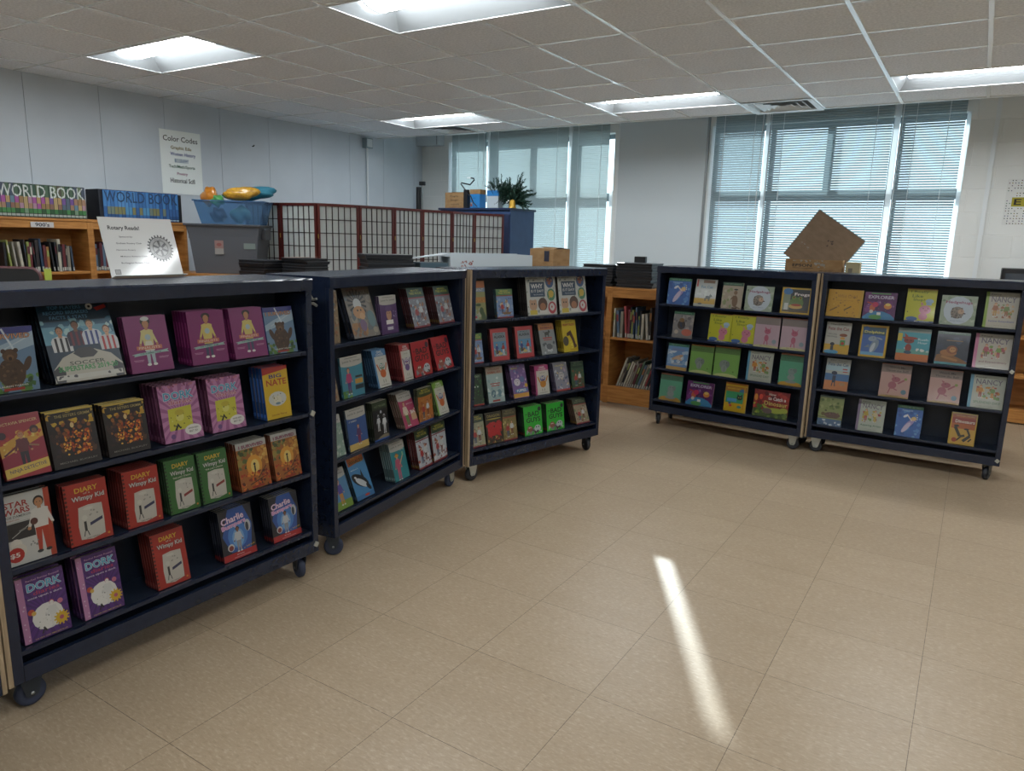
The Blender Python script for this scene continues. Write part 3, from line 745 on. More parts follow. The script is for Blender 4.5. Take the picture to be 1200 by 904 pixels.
def c_dork_purple(a):
    a.R(0, 0, 1, 1, '#5a2a82').rays(.55, .4, 24, .9, '#4a2070').R(0, 0, .14, 1, '#c487b2'); a.D(9, .02, .04, .12, .96, ['#e6c4dc'], .015, .03)
    a.O(.55, .32, .33, W_, .31).fig(.66, .12, .42, '#e4e4e0', '#f4f0ea', '#b95068', '#e9e7e0', shoes='#ddd').D(14, .3, .14, .6, .48, ['#c9c9c4', '#777777', '#e0ded6'], .012, .03).O(.82, .22, .13, '#e2b92c').rays(.82, .22, 12, .17, '#e2b92c').O(.82, .22, .05, '#c2607c').O(.22, .45, .07, '#c8503a').O(.27, .42, .05, '#e0b85c').O(.84, .48, .06, '#d07890').poly([(.36, .08), (.44, .18), (.5, .1), (.46, .1), (.43, .13), (.4, .08)], '#1f1f1f')
    a.T('DORK', .57, .82, .72, .12, '#5fb4d0', bold=True, out='#f4f6f8').T('diaries', .6, .72, .56, .06, '#c23c5e').T('once upon a dork', .56, .65, .74, .04, '#e9e4ef').T('Rachel Renee Russell', .56, .93, .7, .028, '#d6a8cc').T('THE NEW YORK TIMES BESTSELLER', .56, .03, .7, .018, '#e8c870')
def c_nate(a):
    a.R(0, 0, 1, 1, '#e3bb22').poly([(0, .86), (1, .93), (1, 1), (0, 1)], '#b8342e').T('BIG', .5, .82, .5, .075, '#3a3f86', bold=True).T('NATE', .52, .7, .8, .12, '#b5432c', bold=True).O(.5, .38, .36, '#d4d6d0', .24).O(.5, .36, .16, '#e6e0c8', .13).D(10, .3, .3, .7, .48, ['#8a7a3a', '#b3aa88', '#4a4a4a'], .012, .03).O(.5, .29, .1, '#6d8fa0', .04).T('Lincoln Peirce', .5, .08, .6, .04, '#8a4a20')
def c_starwars(a):
    a.R(0, 0, 1, 1, '#cfcfca').R(.88, 0, 1, 1, '#b8432c').T('STAR', .3, .86, .5, .085, '#a8201c', bold=True).T('WARS', .3, .765, .54, .085, '#a8201c', bold=True).T('POE DAMERON', .32, .69, .54, .035, '#4a4a4c').T('FLIGHT LOG', .2, .645, .26, .022, '#a8463a')
    a.R(.06, .36, .62, .6, '#2a2a30').line(.14, .4, .56, .55, .008, '#b9b9b4').line(.3, .47, .44, .5, .02, '#8a8a86').R(0, .61, .9, .615, '#8a8a86')
    a.fig(.76, .08, .82, '#e2ddd5', SK[1], '#241a16', '#b83a24', shoes='#2c2c30').O(.62, .56, .08, '#5a2a28').O(.2, .3, .12, '#e4ded2').O(.24, .2, .16, '#ddd5c8').O(.17, .15, .17, '#b8201c').T('$5', .15, .145, .2, .075, W_, bold=True).D(6, .48, .2, .66, .3, ['#8a8a88'], .02, .03)
def _diary(a, base, rim, note):
    a.R(0, 0, 1, 1, base)
    for k in range(14): a.O(.03, .06+k*.068, .030, rim)
    a.T('DIARY', .52, .88, .54, .08, '#e0b83a', bold=True).T('of a', .52, .815, .16, .03, '#c9c4bb').T('Wimpy Kid', .54, .735, .76, .10, '#d6d3d0', bold=True, out='#6a3030' if base > '#8' else '#2c4a2a')
    a.poly([(.25, .08), (.52, .05), (.82, .09), (.84, .35), (.83, .6), (.52, .62), (.28, .6), (.23, .3)], '#cdc8bd')
    a.R(.36, .2, .42, .36, '#2c2c2e').O(.39, .42, .065, '#d9d4c8').O(.5, .56, .12, '#d9d4c8', .04).line(.36, .2, .33, .12, .01, '#2c2c2e').line(.42, .2, .45, .12, .01, '#2c2c2e').poly([(.5, .27), (.8, .33), (.8, .38), (.5, .32)], note).D(6, .5, .42, .76, .54, ['#9a958c'], .015, .03).T('GREG HEFFLEY', .52, .08, .3, .02, '#555').O(.9, .07, .03, '#d88a2c')
def c_diary_red(a): _diary(a, '#b02a20', '#4a1414', '#2c3058')
def c_diary_green(a): _diary(a, '#2f6c2c', '#12261a', '#8f2a24'); a.T('THE LAST STRAW', .52, .655, .6, .03, '#e2ddd2')
def c_survive_fire(a):
    a.R(0, 0, 1, 1, '#a9662a').R(0, .86, 1, 1, '#b9b8b2').D(40, 0, .45, .55, .85, ['#5d6b3a', '#7d7a3c', '#41502c', '#a08c45'], .05, .1).D(30, .45, .45, 1, .85, ['#c9893c', '#d8a24c', '#a8702c', '#e3b860'], .05, .1).O(.52, .48, .26, '#e6a23a', .3).O(.54, .46, .14, '#f5d67a', .2).D(60, 0, .0, 1, .36, ['#b03a1c', '#d8601e', '#5a1f16', '#8a2a18', '#e88a2c'], .03, .07)
    a.R(.5, .36, .55, .48, '#2c2620').O(.525, .51, .04, '#2c2620').line(.52, .36, .47, .25, .014, '#2c2620').line(.6, .2, .9, .42, .012, '#3a2018').line(.3, .1, .8, .2, .012, '#3a2018').T('I SURVIVED', .5, .91, .8, .06, '#a8607a', out='#5a3040').R(.35, .02, .75, .06, '#a02a20')
def c_charlie(a):
    a.R(0, 0, 1, 1, '#1c2130').poly([(.25, .15), (.05, .5), (.3, 1), (.75, 1), (.95, .6), (.85, .12)], '#2a5aa8').O(.5, .45, .3, '#4a86cf', .34).O(.5, .4, .18, '#7fb0e2', .25).R(0, 0, 1, .13, '#b5232a')
    a.fig(.5, .12, .5, '#cfd2d4', SK[0], '#1c1614', '#9a9c9c').O(.82, .58, .09, '#c8cbcb', .16).O(.8, .56, .05, '#3a3f4a', .12).O(.25, .25, .1, '#d5d5d0').O(.25, .24, .07, '#8e3a3a')
    a.T('Charlie', .40, .80, .68, .13, '#f6e4f2', rot=.1, bold=True, out='#a03a8c').T('Bumpers', .42, .67, .72, .11, '#e08ac8', rot=.1, bold=True, out='#f4eef4').T('vs. THE GUM', .78, .18, .34, .03, '#e0b63a', rot=.1).T('Bill Harley', .5, .08, .22, .03, '#f0d8d8').R(.3, .03, .8, .045, '#e08a8a')
def _junie(a, base, body='#d06a8a', hair='#8a4a2c'):
    a.R(0, 0, 1, 1, base).R(0, .8, 1, 1, '#c9c6bd').O(.5, .8, .5, '#c9c6bd', .06).T('junie b. jones', .5, .875, .82, .065, '#6b6862').R(.2, .95, .8, .965, '#8a8780')
def c_junie_purple(a): _junie(a, '#5c3a72'); a.O(.5, .5, .16, '#c99a7c', .2).O(.5, .66, .2, '#6d5280', .1).O(.45, .54, .02, K_).O(.55, .54, .02, K_).R(.3, .25, .72, .36, W_).R(.34, .1, .68, .18, '#cfcad6').D(6, .75, .4, .92, .6, ['#b8a8c8'], .02, .04)
def c_junie_teal(a): _junie(a, '#4b93a8'); a.R(.6, .3, .95, .42, '#d0a04a').R(.58, .16, .98, .27, '#2c3a44').R(.62, .45, .95, .5, '#3a3a3a').D(12, 0, .0, .5, .18, ['#7fa84a', '#5c8a3a'], .05, .1).fig(.32, .06, .66, '#c04a7a', SK[2], '#8f4426', '#5a3a7a')
def c_junie_blue(a): _junie(a, '#3c5f9c'); a.R(0, 0, 1, .16, '#d8b96a').fig(.55, .1, .5, '#5c3a6a', SK[2], '#7a4426', '#8a2f4a').T('AT THE BEACH', .3, .7, .4, .04, W_)
def c_junie_pink(a): _junie(a, '#b83f68'); a.fig(.33, .04, .7, '#e8d9c0', SK[2], '#9a4426', '#5a9a4a').R(.62, .18, .98, .38, '#d8b088').D(8, .6, .36, .98, .5, ['#e9e0d4', '#c95a3a'], .04, .08).T('ALMOST A FLOWER', .72, .66, .46, .035, W_)
def c_junie_boy(a): _junie(a, '#5a8fb8'); a.R(0, 0, 1, .2, '#7fa03a').fig(.55, .08, .66, '#5a4a9c', SK[2], '#a05a2c', '#d0903a').O(.35, .45, .1, '#c8783c')
def c_junie_statue(a): _junie(a, '#2f8f98'); a.fig(.38, -.02, .72, '#c9607c', SK[2], '#a0582c', '#c9607c').O(.38, .64, .14, '#d8a03a', .05).line(.5, .4, .78, .62, .03, SK[2]).R(.74, .6, .84, .7, '#9ac8a0').T('TOO TALL', .78, .76, .32, .04, W_)
def _owl(a, band, c1, c2):
    a.R(0, 0, 1, 1, '#d9d7cb').R(0, .82, 1, 1, band).T('OWL', .55, .93, .4, .07, W_, bold=True).T('DIARIES', .55, .86, .55, .05, W_).R(0, 0, .12, 1, band).O(.56, .36, .22, c1, .19).O(.56, .55, .2, c2, .14).O(.48, .57, .07, W_).O(.64, .57, .07, W_).O(.48, .57, .03, K_).O(.64, .57, .03, K_).poly([(.53, .52), (.59, .52), (.56, .46)], '#d8902c').line(.36, .42, .2, .62, .04, c1).line(.76, .42, .92, .62, .04, c1).line(.48, .2, .48, .12, .015, '#555').line(.64, .2, .64, .12, .015, '#555').T('EVA AND FRIENDS', .56, .06, .6, .03, '#5a5a5a').T('BOOK NEWS', .56, .74, .4, .025, '#777')
def c_owl_blue(a): _owl(a, '#4a86b8', '#d0682c', '#6a9a8a')
def c_owl_red(a): _owl(a, '#b8383c', '#6a4a8a', '#7a5aa0')
def c_owl_green(a): _owl(a, '#7fae3c', '#d0682c', '#4a6fae')
def c_owl_pink(a): _owl(a, '#b8407c', '#d08a2c', '#4a5a9c')
def _bad(a, base):
    a.R(0, 0, 1, 1, base).T('BAD', .55, .72, .62, .17, K_, bold=True).T('GUYS', .52, .52, .78, .17, K_, bold=True).T('the', .14, .74, .14, .06, K_).O(.88, .86, .09, '#2c2a3a')
    a.D(10, .1, 0, .6, .22, ['#8a8a8c', '#5a5a60', '#b9b9b8'], .06, .12).O(.3, .22, .14, '#9a5a48', .12).O(.72, .2, .18, '#c9d2d6', .14).O(.66, .25, .03, K_).O(.78, .25, .03, K_).O(.26, .26, .025, W_).O(.34, .26, .025, W_).D(8, .5, .02, .95, .14, ['#e9e9e6', '#a8342c', '#2c2c30'], .03, .07)
def c_bad_red(a): _bad(a, '#c0242c')
def c_bad_green(a): _bad(a, '#35c23c')
def _tree(a, band, sky, pal, figs=1, title='#e0cf5a'):
    a.R(0, 0, 1, 1, sky).D(40, 0, 0, 1, .7, pal, .04, .1).R(0, .78, 1, 1, band).O(.5, .79, .5, band, .05).T('MAGIC', .5, .94, .5, .05, title).T('TREE HOUSE', .5, .87, .76, .06, title).R(0, 0, 1, .045, '#8f2a34' if figs != 3 else '#3a5a9c')
    for k in range(2): a.fig(.34+.3*k, .1+.06*k, .46, ['#b03a3a', '#d8dcde'][k], SK[2], '#6a3f22', ['#4a5a7a', '#7a3a2a'][k])
def c_tree_knight(a): _tree(a, '#31503a', '#8d8f98', ['#c9d4da', '#8a4a44', '#a86a4a', '#b8c4cc', '#6a7a8a'], title='#d8d23c'); a.R(0, .74, 1, .77, '#a8323a')
def c_tree_orange(a): _tree(a, '#3d4a2c', '#c0783a', ['#d8903c', '#a8602c', '#c88a4a', '#8a4a2a'], 3)
def c_tree_revolution(a): _tree(a, '#2c4630', '#c3ccd4', ['#dfe5ea', '#a84a34', '#8a3a34', '#b9c8d4', '#e8e8e8']); a.R(0, .72, 1, .75, '#8f2a34')
def c_tree_ship(a): _tree(a, '#5d8a50', '#7f9cc8', ['#9ab4d8', '#b9a27a', '#6a7aa8', '#d8c8a0']); a.R(0, .76, 1, .79, '#b04a3a').poly([(.3, .2), (.9, .2), (.8, .12), (.4, .12)], '#8a6a44').line(.6, .2, .6, .7, .01, '#5a4630')
def c_tree_gorilla(a): _tree(a, '#233c2e', '#3f6048', ['#2c4a30', '#6a4a30', '#8a5a3c', '#4a6a3c'], title='#6f8a64')
def c_tree_lincoln(a): _tree(a, '#3c4f42', '#a9a98c', ['#c4c0a0', '#8a8468', '#5d6a5a', '#b8a87c'])
def c_tree_brown(a): _tree(a, '#4d4a34', '#8f7f4a', ['#b8a55c', '#7a6a3a', '#9c8a4c', '#d0c080'], title='#9c9468'); a.R(0, .73, 1, .76, '#a04038')
def c_tree_lion(a): _tree(a, '#3a4a30', '#a8977c', ['#8a6a4c', '#c9bca8', '#5a4230', '#7a8a5c'], title='#98a080'); a.R(0, .75, 1, .78, '#a83a34')
def c_astronaut(a):
    a.R(0, 0, 1, 1, '#15181f').R(0, .8, 1, 1, '#31402a').O(.55, .72, .06, '#c9ced8').D(14, 0, .3, 1, .78, ['#2b3040', '#3a4154', '#c8ccd4'], .008, .015).O(.7, 0, .5, '#8a7f6a', .2)
    a.fig(.35, .24, .42, '#d4d8dc', '#6a7078', '#d4d8dc', '#c4c8cc').fig(.74, .14, .5, '#dfe2e4', '#4a5058', '#dfe2e4', '#cfd2d4').T('FACT TRACKER', .5, .88, .76, .05, '#9aa884').R(0, 0, 1, .04, '#3a62a8')
def c_sliver_brown(a): a.R(0, 0, 1, 1, '#9a8468').D(50, 0, 0, 1, 1, ['#b8a284', '#7a6048', '#5f7c80', '#a86a4a', '#c4c0ae'], .06, .14).T('TIME', .5, .9, .7, .06, '#5a3028')
def c_sliver_green(a): a.R(0, 0, 1, 1, '#8fa89a').R(0, .8, 1, 1, '#c9c6bd').D(30, 0, 0, 1, .75, ['#a8bcae', '#6f8f80', '#c4cfc0'], .06, .12).T('jones', .55, .88, .6, .06, '#6b6862')
def c_hedgehog_big(a):
    a.R(0, 0, 1, 1, '#7d7468').D(40, 0, 0, 1, 1, ['#8f8577', '#6d655a', '#a0957f', '#5f6a6e'], .08, .16).D(20, .0, .0, .6, .3, ['#a8763c', '#8a5a30'], .05, .1).rays(.42, .68, 16, .34, '#1f2126').O(.42, .66, .15, '#d0d4d4', .14).O(.42, .5, .22, '#c9935c', .15).O(.5, .42, .1, '#d8a874', .08).O(.38, .54, .025, K_).O(.5, .54, .025, K_).O(.46, .24, .12, '#7a5a7c', .14).O(.82, .35, .14, '#5d8288', .2).T('BESTSELLERS', .5, .95, .7, .035, '#7a3a28').T('LINCOLN', .55, .885, .8, .08, '#4d3a24')
def c_whale(a):
    a.R(0, 0, 1, 1, '#4a8fc4').poly([(.05, .8), (.95, .86), (.95, 1), (.05, .98)], '#c8642a').R(0, .0, 1, .1, '#3a76ac').T('WORLD OF', .5, .95, .5, .04, '#f0d04a').T('WHALES', .5, .87, .8, .08, '#3a1c14', bold=True, out='#e8b03a')
    a.O(.45, .42, .46, '#16191f', .2, rot=-.55).O(.5, .36, .34, '#d8dee2', .11, rot=-.6).O(.24, .52, .06, W_, .035, rot=-.4).poly([(.55, .5), (.62, .68), (.7, .44)], '#16191f').O(.8, .22, .16, '#16191f', .08, rot=-.9).T('AMAZING FACTS', .3, .7, .42, .03, '#e2ecf4').O(.6, .06, .14, '#c9402c', .04)
def c_dino_orange(a): a.R(0, 0, 1, 1, '#9a9c64').R(0, .82, 1, 1, '#c8763a').R(0, .72, 1, .82, '#7f98b4').R(0, .44, 1, .58, '#c8843c').T('GIANT', .5, .77, .76, .07, W_, out=K_).T('BIG', .5, .51, .8, .1, '#e0a84a', out='#5a3a2a').D(20, 0, .0, .6, .3, ['#8fa8a0', '#b8b8a0'], .08, .14).O(.66, .22, .16, '#3f5a34', .22).O(.45, .38, .2, '#3f5a34', .08).poly([(.7, .3), (1, .05), (1, 0), (.6, .02)], '#3f5a34').R(.05, .04, .3, .1, '#b82c4c')
def c_why(a):
    a.R(0, 0, 1, 1, '#cfd2cc').D(26, 0, 0, 1, 1, ['#b9bdb6', '#e3e5df', '#9aa09a'], .02, .05).T('WORLDWIDE', .22, .96, .36, .03, '#4a4a4a').R(.12, .48, .62, .86, '#37506a').T('WHY', .36, .755, .4, .12, W_, bold=True).T('IS IT DAY?', .37, .63, .42, .07, W_).T('facts & answers', .4, .54, .32, .035, '#c9d4dc')
    for x, y, c1, c2 in ((.8, .86, '#3d5f8f', '#a0583c'), (.83, .52, '#4c8a6a', '#d8b84a'), (.84, .18, '#b8404c', '#d8d8d4')): a.O(x, y, .14, c1, .15).O(x, y+.02, .09, c2, .09).D(6, x-.09, y-.1, x+.09, y+.1, [c1, c2, '#e4d8c4'], .02, .04)
    a.O(.2, .26, .13, '#c9a183', .13).R(.08, .02, .32, .14, '#d8c24a').O(.12, .36, .05, '#c9a183').O(.27, .36, .05, '#c9a183').O(.52, .28, .16, '#5a4038', .16).O(.52, .22, .1, '#b07a5a', .09).R(.4, .03, .66, .12, '#e4e0d8').O(.16, .3, .02, K_).O(.24, .3, .02, K_).D(10, .05, .88, .7, .93, ['#8a9a94', '#d8a05c', '#5a7a8a'], .015, .03)
def c_alma(a):
    a.R(0, 0, 1, 1, '#bf4448').R(.14, .14, .86, .88, '#8d9aa2').R(.14, .2, .86, .6, '#5f9ac0').T('MYSTERY AT', .5, .84, .44, .035, K_).T('ALASKA', .5, .75, .6, .09, K_, bold=True).D(14, .16, .16, .84, .4, ['#c9c8b8', '#3a3f3c', '#a8703c', '#6f8f54'], .05, .09).fig(.32, .18, .36, '#3f4a8c', SK[2], '#2f2620', '#30364c').fig(.68, .18, .36, '#b83a34', SK[0], '#241a16', '#d8d8d4').O(.5, .22, .12, '#d4c27a', .06)
def c_world_grey(a): a.R(0, 0, 1, 1, '#8e9494').R(0, .8, 1, 1, '#c07a34').T('WORLD OF', .5, .95, .5, .04, '#3a2418').T('ANIMALS', .5, .87, .76, .07, '#7c2a20', bold=True).beast(.5, .68, .2, '#3f4238').R(.2, .52, .8, .56, '#b8483c').R(.25, .46, .78, .49, '#b8483c').D(24, .1, 0, .95, .42, ['#aab0b2', '#60686c', '#c9cdcc', '#4c5458'], .05, .1).O(.55, .25, .2, '#5a6064', .14)
def c_world_yellow(a): a.R(0, 0, 1, 1, '#d8bf1f').R(.0, .82, 1, .9, '#c9a81c').T('WORLD OF', .5, .95, .5, .04, '#3a2418').T('REPTILES', .5, .86, .8, .07, '#9c3020', bold=True).O(.2, .35, .2, '#4a463c', .24).poly([(.3, .6), (.6, .68), (.8, .4), (.9, .15), (.75, .1), (.65, .35), (.5, .52), (.3, .5)], '#4f2c24').O(.85, .18, .09, '#4f2c24').R(.45, .03, .95, .1, '#c9a81c').D(6, .45, .1, .7, .4, ['#e8d84a'], .05, .08)
def c_dark_green_bug(a): a.R(0, 0, 1, 1, '#1f3a24').D(40, 0, 0, 1, 1, ['#2f6a34', '#48a044', '#16281c', '#3c8040'], .04, .09).O(.5, .55, .2, '#2a4a34', .1).O(.4, .6, .05, '#d8e4d8').O(.62, .6, .05, '#d8e4d8').R(0, .0, 1, .05, '#a8342c').T('SPOOKY', .5, .92, .7, .06, '#b9d8a8')
def c_mint_rabbit(a): a.R(0, 0, 1, 1, '#a9c0be').R(0, .8, 1, 1, '#bfae9c').T('WILDLIFE', .5, .93, .7, .05, '#a85a3c').T('ANIMAL ARK', .5, .85, .82, .07, '#b8583c').O(.35, .25, .14, '#54788a', .18).O(.7, .25, .14, '#6d92a0', .18).D(24, 0, .1, 1, .75, ['#bcd2d0', '#8fb0b4', '#d8e4e2'], .05, .1).R(.2, .52, .8, .545, '#b8483c').R(.25, .46, .75, .485, '#b8483c').R(.25, .03, .7, .08, '#a83a34')
def c_puppy_purple(a): a.R(0, 0, 1, 1, '#7d5c9c').D(30, 0, .3, 1, 1, ['#9a7ab8', '#5f5a9c', '#c4a8cc', '#6a8fb8'], .05, .1).O(.35, .48, .2, '#dcd4dc', .18).O(.7, .55, .16, '#5f78a8', .15).O(.3, .52, .025, K_).O(.42, .52, .025, K_).O(.36, .46, .025, K_).R(0, .02, 1, .14, '#d8a03a').O(.55, .22, .42, '#3f86b8', .1).T('PUPPIES', .55, .22, .6, .08, W_, bold=True).O(.9, .36, .1, '#e0b02c').T('MAGIC', .3, .9, .4, .05, '#e4d84a')
def c_puppy_grey(a): a.R(0, 0, 1, 1, '#8f8f9c').D(34, 0, .05, 1, 1, ['#b8a0b8', '#6a7a9c', '#c9ccd4', '#4f5a7c', '#d8c08a'], .05, .1).O(.5, .55, .2, '#c9c4c0', .18).O(.43, .6, .03, K_).O(.58, .6, .03, K_).O(.5, .5, .03, K_).R(0, .0, 1, .06, '#b03a34').T('HAUNTED', .5, .9, .7, .06, '#f0e4a0', out='#4a3a5a')
def c_dragon_red(a): a.R(0, 0, 1, 1, '#3a3226').R(.05, .8, .95, .97, '#1f1c1a').T('DRAGON', .5, .89, .76, .09, '#a89c5c', bold=True).O(.5, .79, .45, '#b8a84a', .03).D(40, .1, .25, .95, .72, ['#c4242c', '#a81c24', '#d8403a'], .07, .13).poly([(0, .6), (.3, .7), (.5, .5), (.7, .72), (1, .62), (.8, .4), (.9, .2), (.5, .3), (.2, .2), (.2, .45)], '#c4202a').D(20, .05, .02, .95, .24, ['#a88a4a', '#6a4a2c', '#c9a85c', '#8a2c24'], .04, .08)
def c_fairy_blue(a): a.R(0, 0, 1, 1, '#3f6fb8').R(0, .9, 1, 1, '#2f7a54').D(20, 0, 0, 1, .85, ['#5a8fd0', '#3560a4', '#6fa4d8'], .06, .12).O(.52, .42, .3, '#a898c8', .1, rot=.9).O(.42, .3, .28, '#cfc4dc', .09, rot=1.0).O(.68, .6, .1, '#e0c47a', .09).O(.68, .58, .06, '#e8bf9c').line(.62, .52, .4, .72, .025, '#e8d8c8').O(.35, .66, .1, '#e4e8f0', .05, rot=.6).D(8, .55, .45, .85, .75, ['#e8d04a', '#f0ece0'], .015, .03).T('I READ BY MYSELF', .5, .95, .8, .03, '#a8c8b0').T('Fairy Hill', .4, .84, .4, .05, '#b8d4ea')
def c_cat_white(a): a.R(0, 0, 1, 1, '#b4b8b2').R(0, .08, 1, .3, '#c9a02c').R(0, 0, 1, .1, '#b0b4a8').R(.04, .72, .12, .98, '#b8342c').R(.35, .86, .9, .97, '#7a5a40').T('Fat Cat', .55, .72, .56, .1, '#5a8aa8', bold=True).beast(.62, .34, .19, '#2c3f3c').O(.3, .1, .1, '#6a6a64', .04).D(8, .1, .3, .9, .6, ['#c4c8c0', '#a8aca4'], .05, .1)
def c_kangaroo(a): a.R(0, 0, 1, 1, '#b3a58f').R(0, .88, 1, 1, '#2f5a3c').T('STEP INTO READING', .5, .94, .8, .035, '#8fb09a').D(16, 0, 0, .5, .8, ['#a8a87c', '#c4bba4', '#8f9c6c'], .06, .12).O(.66, .3, .14, '#7a5c40', .28).O(.66, .62, .09, '#8a6a4c', .1).O(.66, .74, .1, '#3a3f3c', .04).line(.6, .5, .45, .35, .03, '#7a5c40').line(.7, .1, .95, .02, .03, '#7a5c40').R(.55, .0, .8, .06, '#5a3f2c')
def c_hedgehugs(a): a.R(0, 0, 1, 1, '#a5b49c').D(30, 0, 0, 1, 1, ['#8fa488', '#b9c4ae', '#7a9074'], .04, .08).O(.5, .5, .42, '#c6d2dc', .46).T('Hedgehugs', .5, .76, .74, .12, '#a04a68', bold=True).O(.48, .42, .19, '#8f8578', .2).D(40, .32, .22, .64, .6, ['#6f655a', '#a39a8c', '#54493f'], .015, .04).O(.58, .46, .09, '#c9a88c', .08).O(.6, .48, .015, K_).O(.68, .4, .04, '#5a4038', .02).T('Steve Wilson', .5, .14, .4, .03, '#7a8a94')
def c_frogs(a): a.R(0, 0, 1, 1, '#caa21e').R(.06, .06, .94, .94, '#3a3d40').R(.06, .06, .3, .94, '#7f8c74').O(.2, .85, .16, '#3f78b0', .11).T('Frogs', .68, .74, .5, .14, W_, bold=True, out='#8a2c34').O(.52, .42, .24, '#5c7a34', .2).O(.5, .28, .24, '#c9a24a', .08).O(.42, .62, .07, '#6f8f3c').O(.64, .6, .07, '#6f8f3c').O(.42, .63, .03, '#8a2018').O(.64, .61, .03, '#8a2018').O(.52, .34, .17, '#a83a24', .04).R(.12, .1, .25, .4, '#c9ccc4').R(.06, .08, .94, .14, '#5a4a2c')
def c_bear_grey(a): a.R(0, 0, 1, 1, '#8d8a88').R(0, .9, 1, 1, '#2f6a48').T('STEP INTO READING', .5, .95, .76, .03, '#9ac0a8').D(20, 0, .3, 1, .88, ['#6a686a', '#a8a29c', '#7c7a80'], .06, .12).O(.42, .5, .2, '#4a4038', .22).O(.42, .68, .13, '#8a6a3c', .1).O(.72, .22, .26, '#c9705c', .16).O(.2, .22, .1, '#c4b8a8').D(8, .3, .35, .6, .6, ['#2c3c54', '#5a4a3c'], .04, .07)
def _elephant_pig(a, base, title, tc, band='#a8988c'):
    a.R(0, 0, 1, 1, base).R(0, .74, 1, .97, band).R(0, .97, 1, 1, '#b86a54')
    for k, t_ in enumerate(title): a.T(t_, .5, .9-.09*k, .7, .065, tc)
def c_slop(a): a.R(0, 0, 1, 1, '#c6c62c').T('I Really', .42, .9, .6, .08, '#5a6a20').T('Like', .36, .78, .36, .09, '#4a6a28').T('Slop!', .42, .66, .4, .09, '#4a6a28').O(.66, .38, .2, '#d0809a', .17).O(.62, .18, .15, '#d0809a', .14).poly([(.52, .5), (.5, .62), (.6, .54)], '#d0809a').poly([(.8, .5), (.86, .62), (.72, .54)], '#d0809a').O(.78, .64, .14, '#a9c4d8', .09).R(.68, .52, .86, .62, '#9ab8d0').O(.7, .36, .06, '#b86880', .04).O(.6, .42, .018, K_).O(.76, .42, .018, K_).O(.25, .1, .2, '#4a6fa8', .08).R(0, 0, 1, .05, '#2c4a80').T('Mo Willems', .6, .028, .5, .03, W_).O(.08, .3, .02, '#3a3a2a').R(0, .97, 1, 1, '#b8783c')
def c_pink_pig(a): a.R(0, 0, 1, 1, '#c4aab4').R(0, .74, 1, .97, '#8f8480').R(0, .97, 1, 1, '#a85a48').O(.5, 0, .6, '#d4cf9c', .1).O(.52, .52, .13, '#bd6a80', .11).O(.5, .3, .09, '#bd6a80', .14).poly([(.42, .58), (.4, .68), (.5, .6)], '#bd6a80').poly([(.6, .6), (.66, .68), (.62, .56)], '#bd6a80').line(.44, .2, .42, .08, .02, '#bd6a80').line(.54, .2, .56, .08, .02, '#bd6a80').O(.82, .2, .09, '#8fa4ac').O(.48, .54, .014, K_).O(.56, .54, .014, K_).T('Mo Willems', .5, .05, .46, .025, '#8a7a5c')
def c_plane_blue(a): a.R(0, 0, 1, 1, '#6c97c4').R(0, .9, 1, 1, '#2f7a5c').R(0, 0, 1, .12, '#c9a25c').T('STEP INTO READING', .5, .95, .76, .03, '#a8c8b8').D(24, 0, .2, 1, .75, ['#b8cde0', '#8fb2d4', '#d8e2ea'], .08, .14).O(.5, .48, .3, '#c4a284', .08, rot=.4).poly([(.3, .42), (.55, .56), (.75, .36), (.5, .4)], '#d8b898').O(.5, .22, .3, '#a8b4c4', .05).R(.2, .72, .8, .82, '#7a8cb8')
def c_green_gray(a): a.R(0, 0, 1, 1, '#7fae58').R(0, .76, 1, .96, '#5f8048').R(0, .96, 1, 1, '#b8743c').T('Can I Play Too?', .5, .86, .76, .05, '#3f5a30').O(.5, -.05, .55, '#c8cf8c', .18).O(.42, .4, .2, '#8a948f', .18).O(.42, .26, .12, '#98a29d', .14).O(.56, .42, .08, '#7a847f', .12).O(.4, .46, .016, K_).O(.5, .46, .016, K_).line(.44, .36, .44, .16, .03, '#8a948f').O(.8, .18, .03, '#5a7a3a')
def c_teal_gray(a): a.R(0, 0, 1, 1, '#5fa886').R(0, .76, 1, .95, '#4a7a5a').R(0, .95, 1, 1, '#b8683c').O(.5, -.04, .62, '#c4983c', .24).T('I Am Going!', .5, .85, .66, .05, '#35543f').O(.52, .44, .16, '#8a9894', .15).O(.52, .26, .16, '#949f9b', .13).O(.66, .48, .07, '#7a8883', .1).O(.48, .5, .015, K_).O(.58, .5, .015, K_).O(.52, .12, .24, '#8f9a96', .06).D(4, .3, .3, .7, .4, ['#6f7c78'], .02, .03)
def _nancy(a, base, spine, extra, sub, subc):
    a.R(0, 0, 1, 1, base).R(0, 0, .09, 1, spine).T('Fancy', .3, .93, .3, .045, '#4a4440').T('NANCY', .54, .8, .74, .16, '#6f5f74', bold=False).D(26, .2, .28, .88, .66, extra, .03, .08).fig(.32, .3, .4, extra[0], SK[2], '#a8622c', extra[1]).fig(.66, .3, .38, extra[2], SK[2], '#a8622c', extra[0])
    a.T(sub, .54, .18, .76, .07, subc).T('Jane O Connor', .54, .06, .4, .025, '#8a8680')
def c_nancy_teal(a): _nancy(a, '#b8bdae', '#5f9cb8', ['#c98a3c', '#a8543c', '#7a9c5c', '#e0c890'], 'SPLENDID DAY', '#4f7a5c')
def c_nancy_green(a): _nancy(a, '#c4bfae', '#8fae3c', ['#a86a44', '#c49a54', '#7a8f4c', '#d8b088'], 'Explorer Extraordinaire', '#5a54a0')
def c_nancy_pink(a): _nancy(a, '#c2bbac', '#cf7aa0', ['#b85a64', '#8a6a54', '#7a9c44', '#d8a878'], 'and Extraordinary', '#8a4a5c')
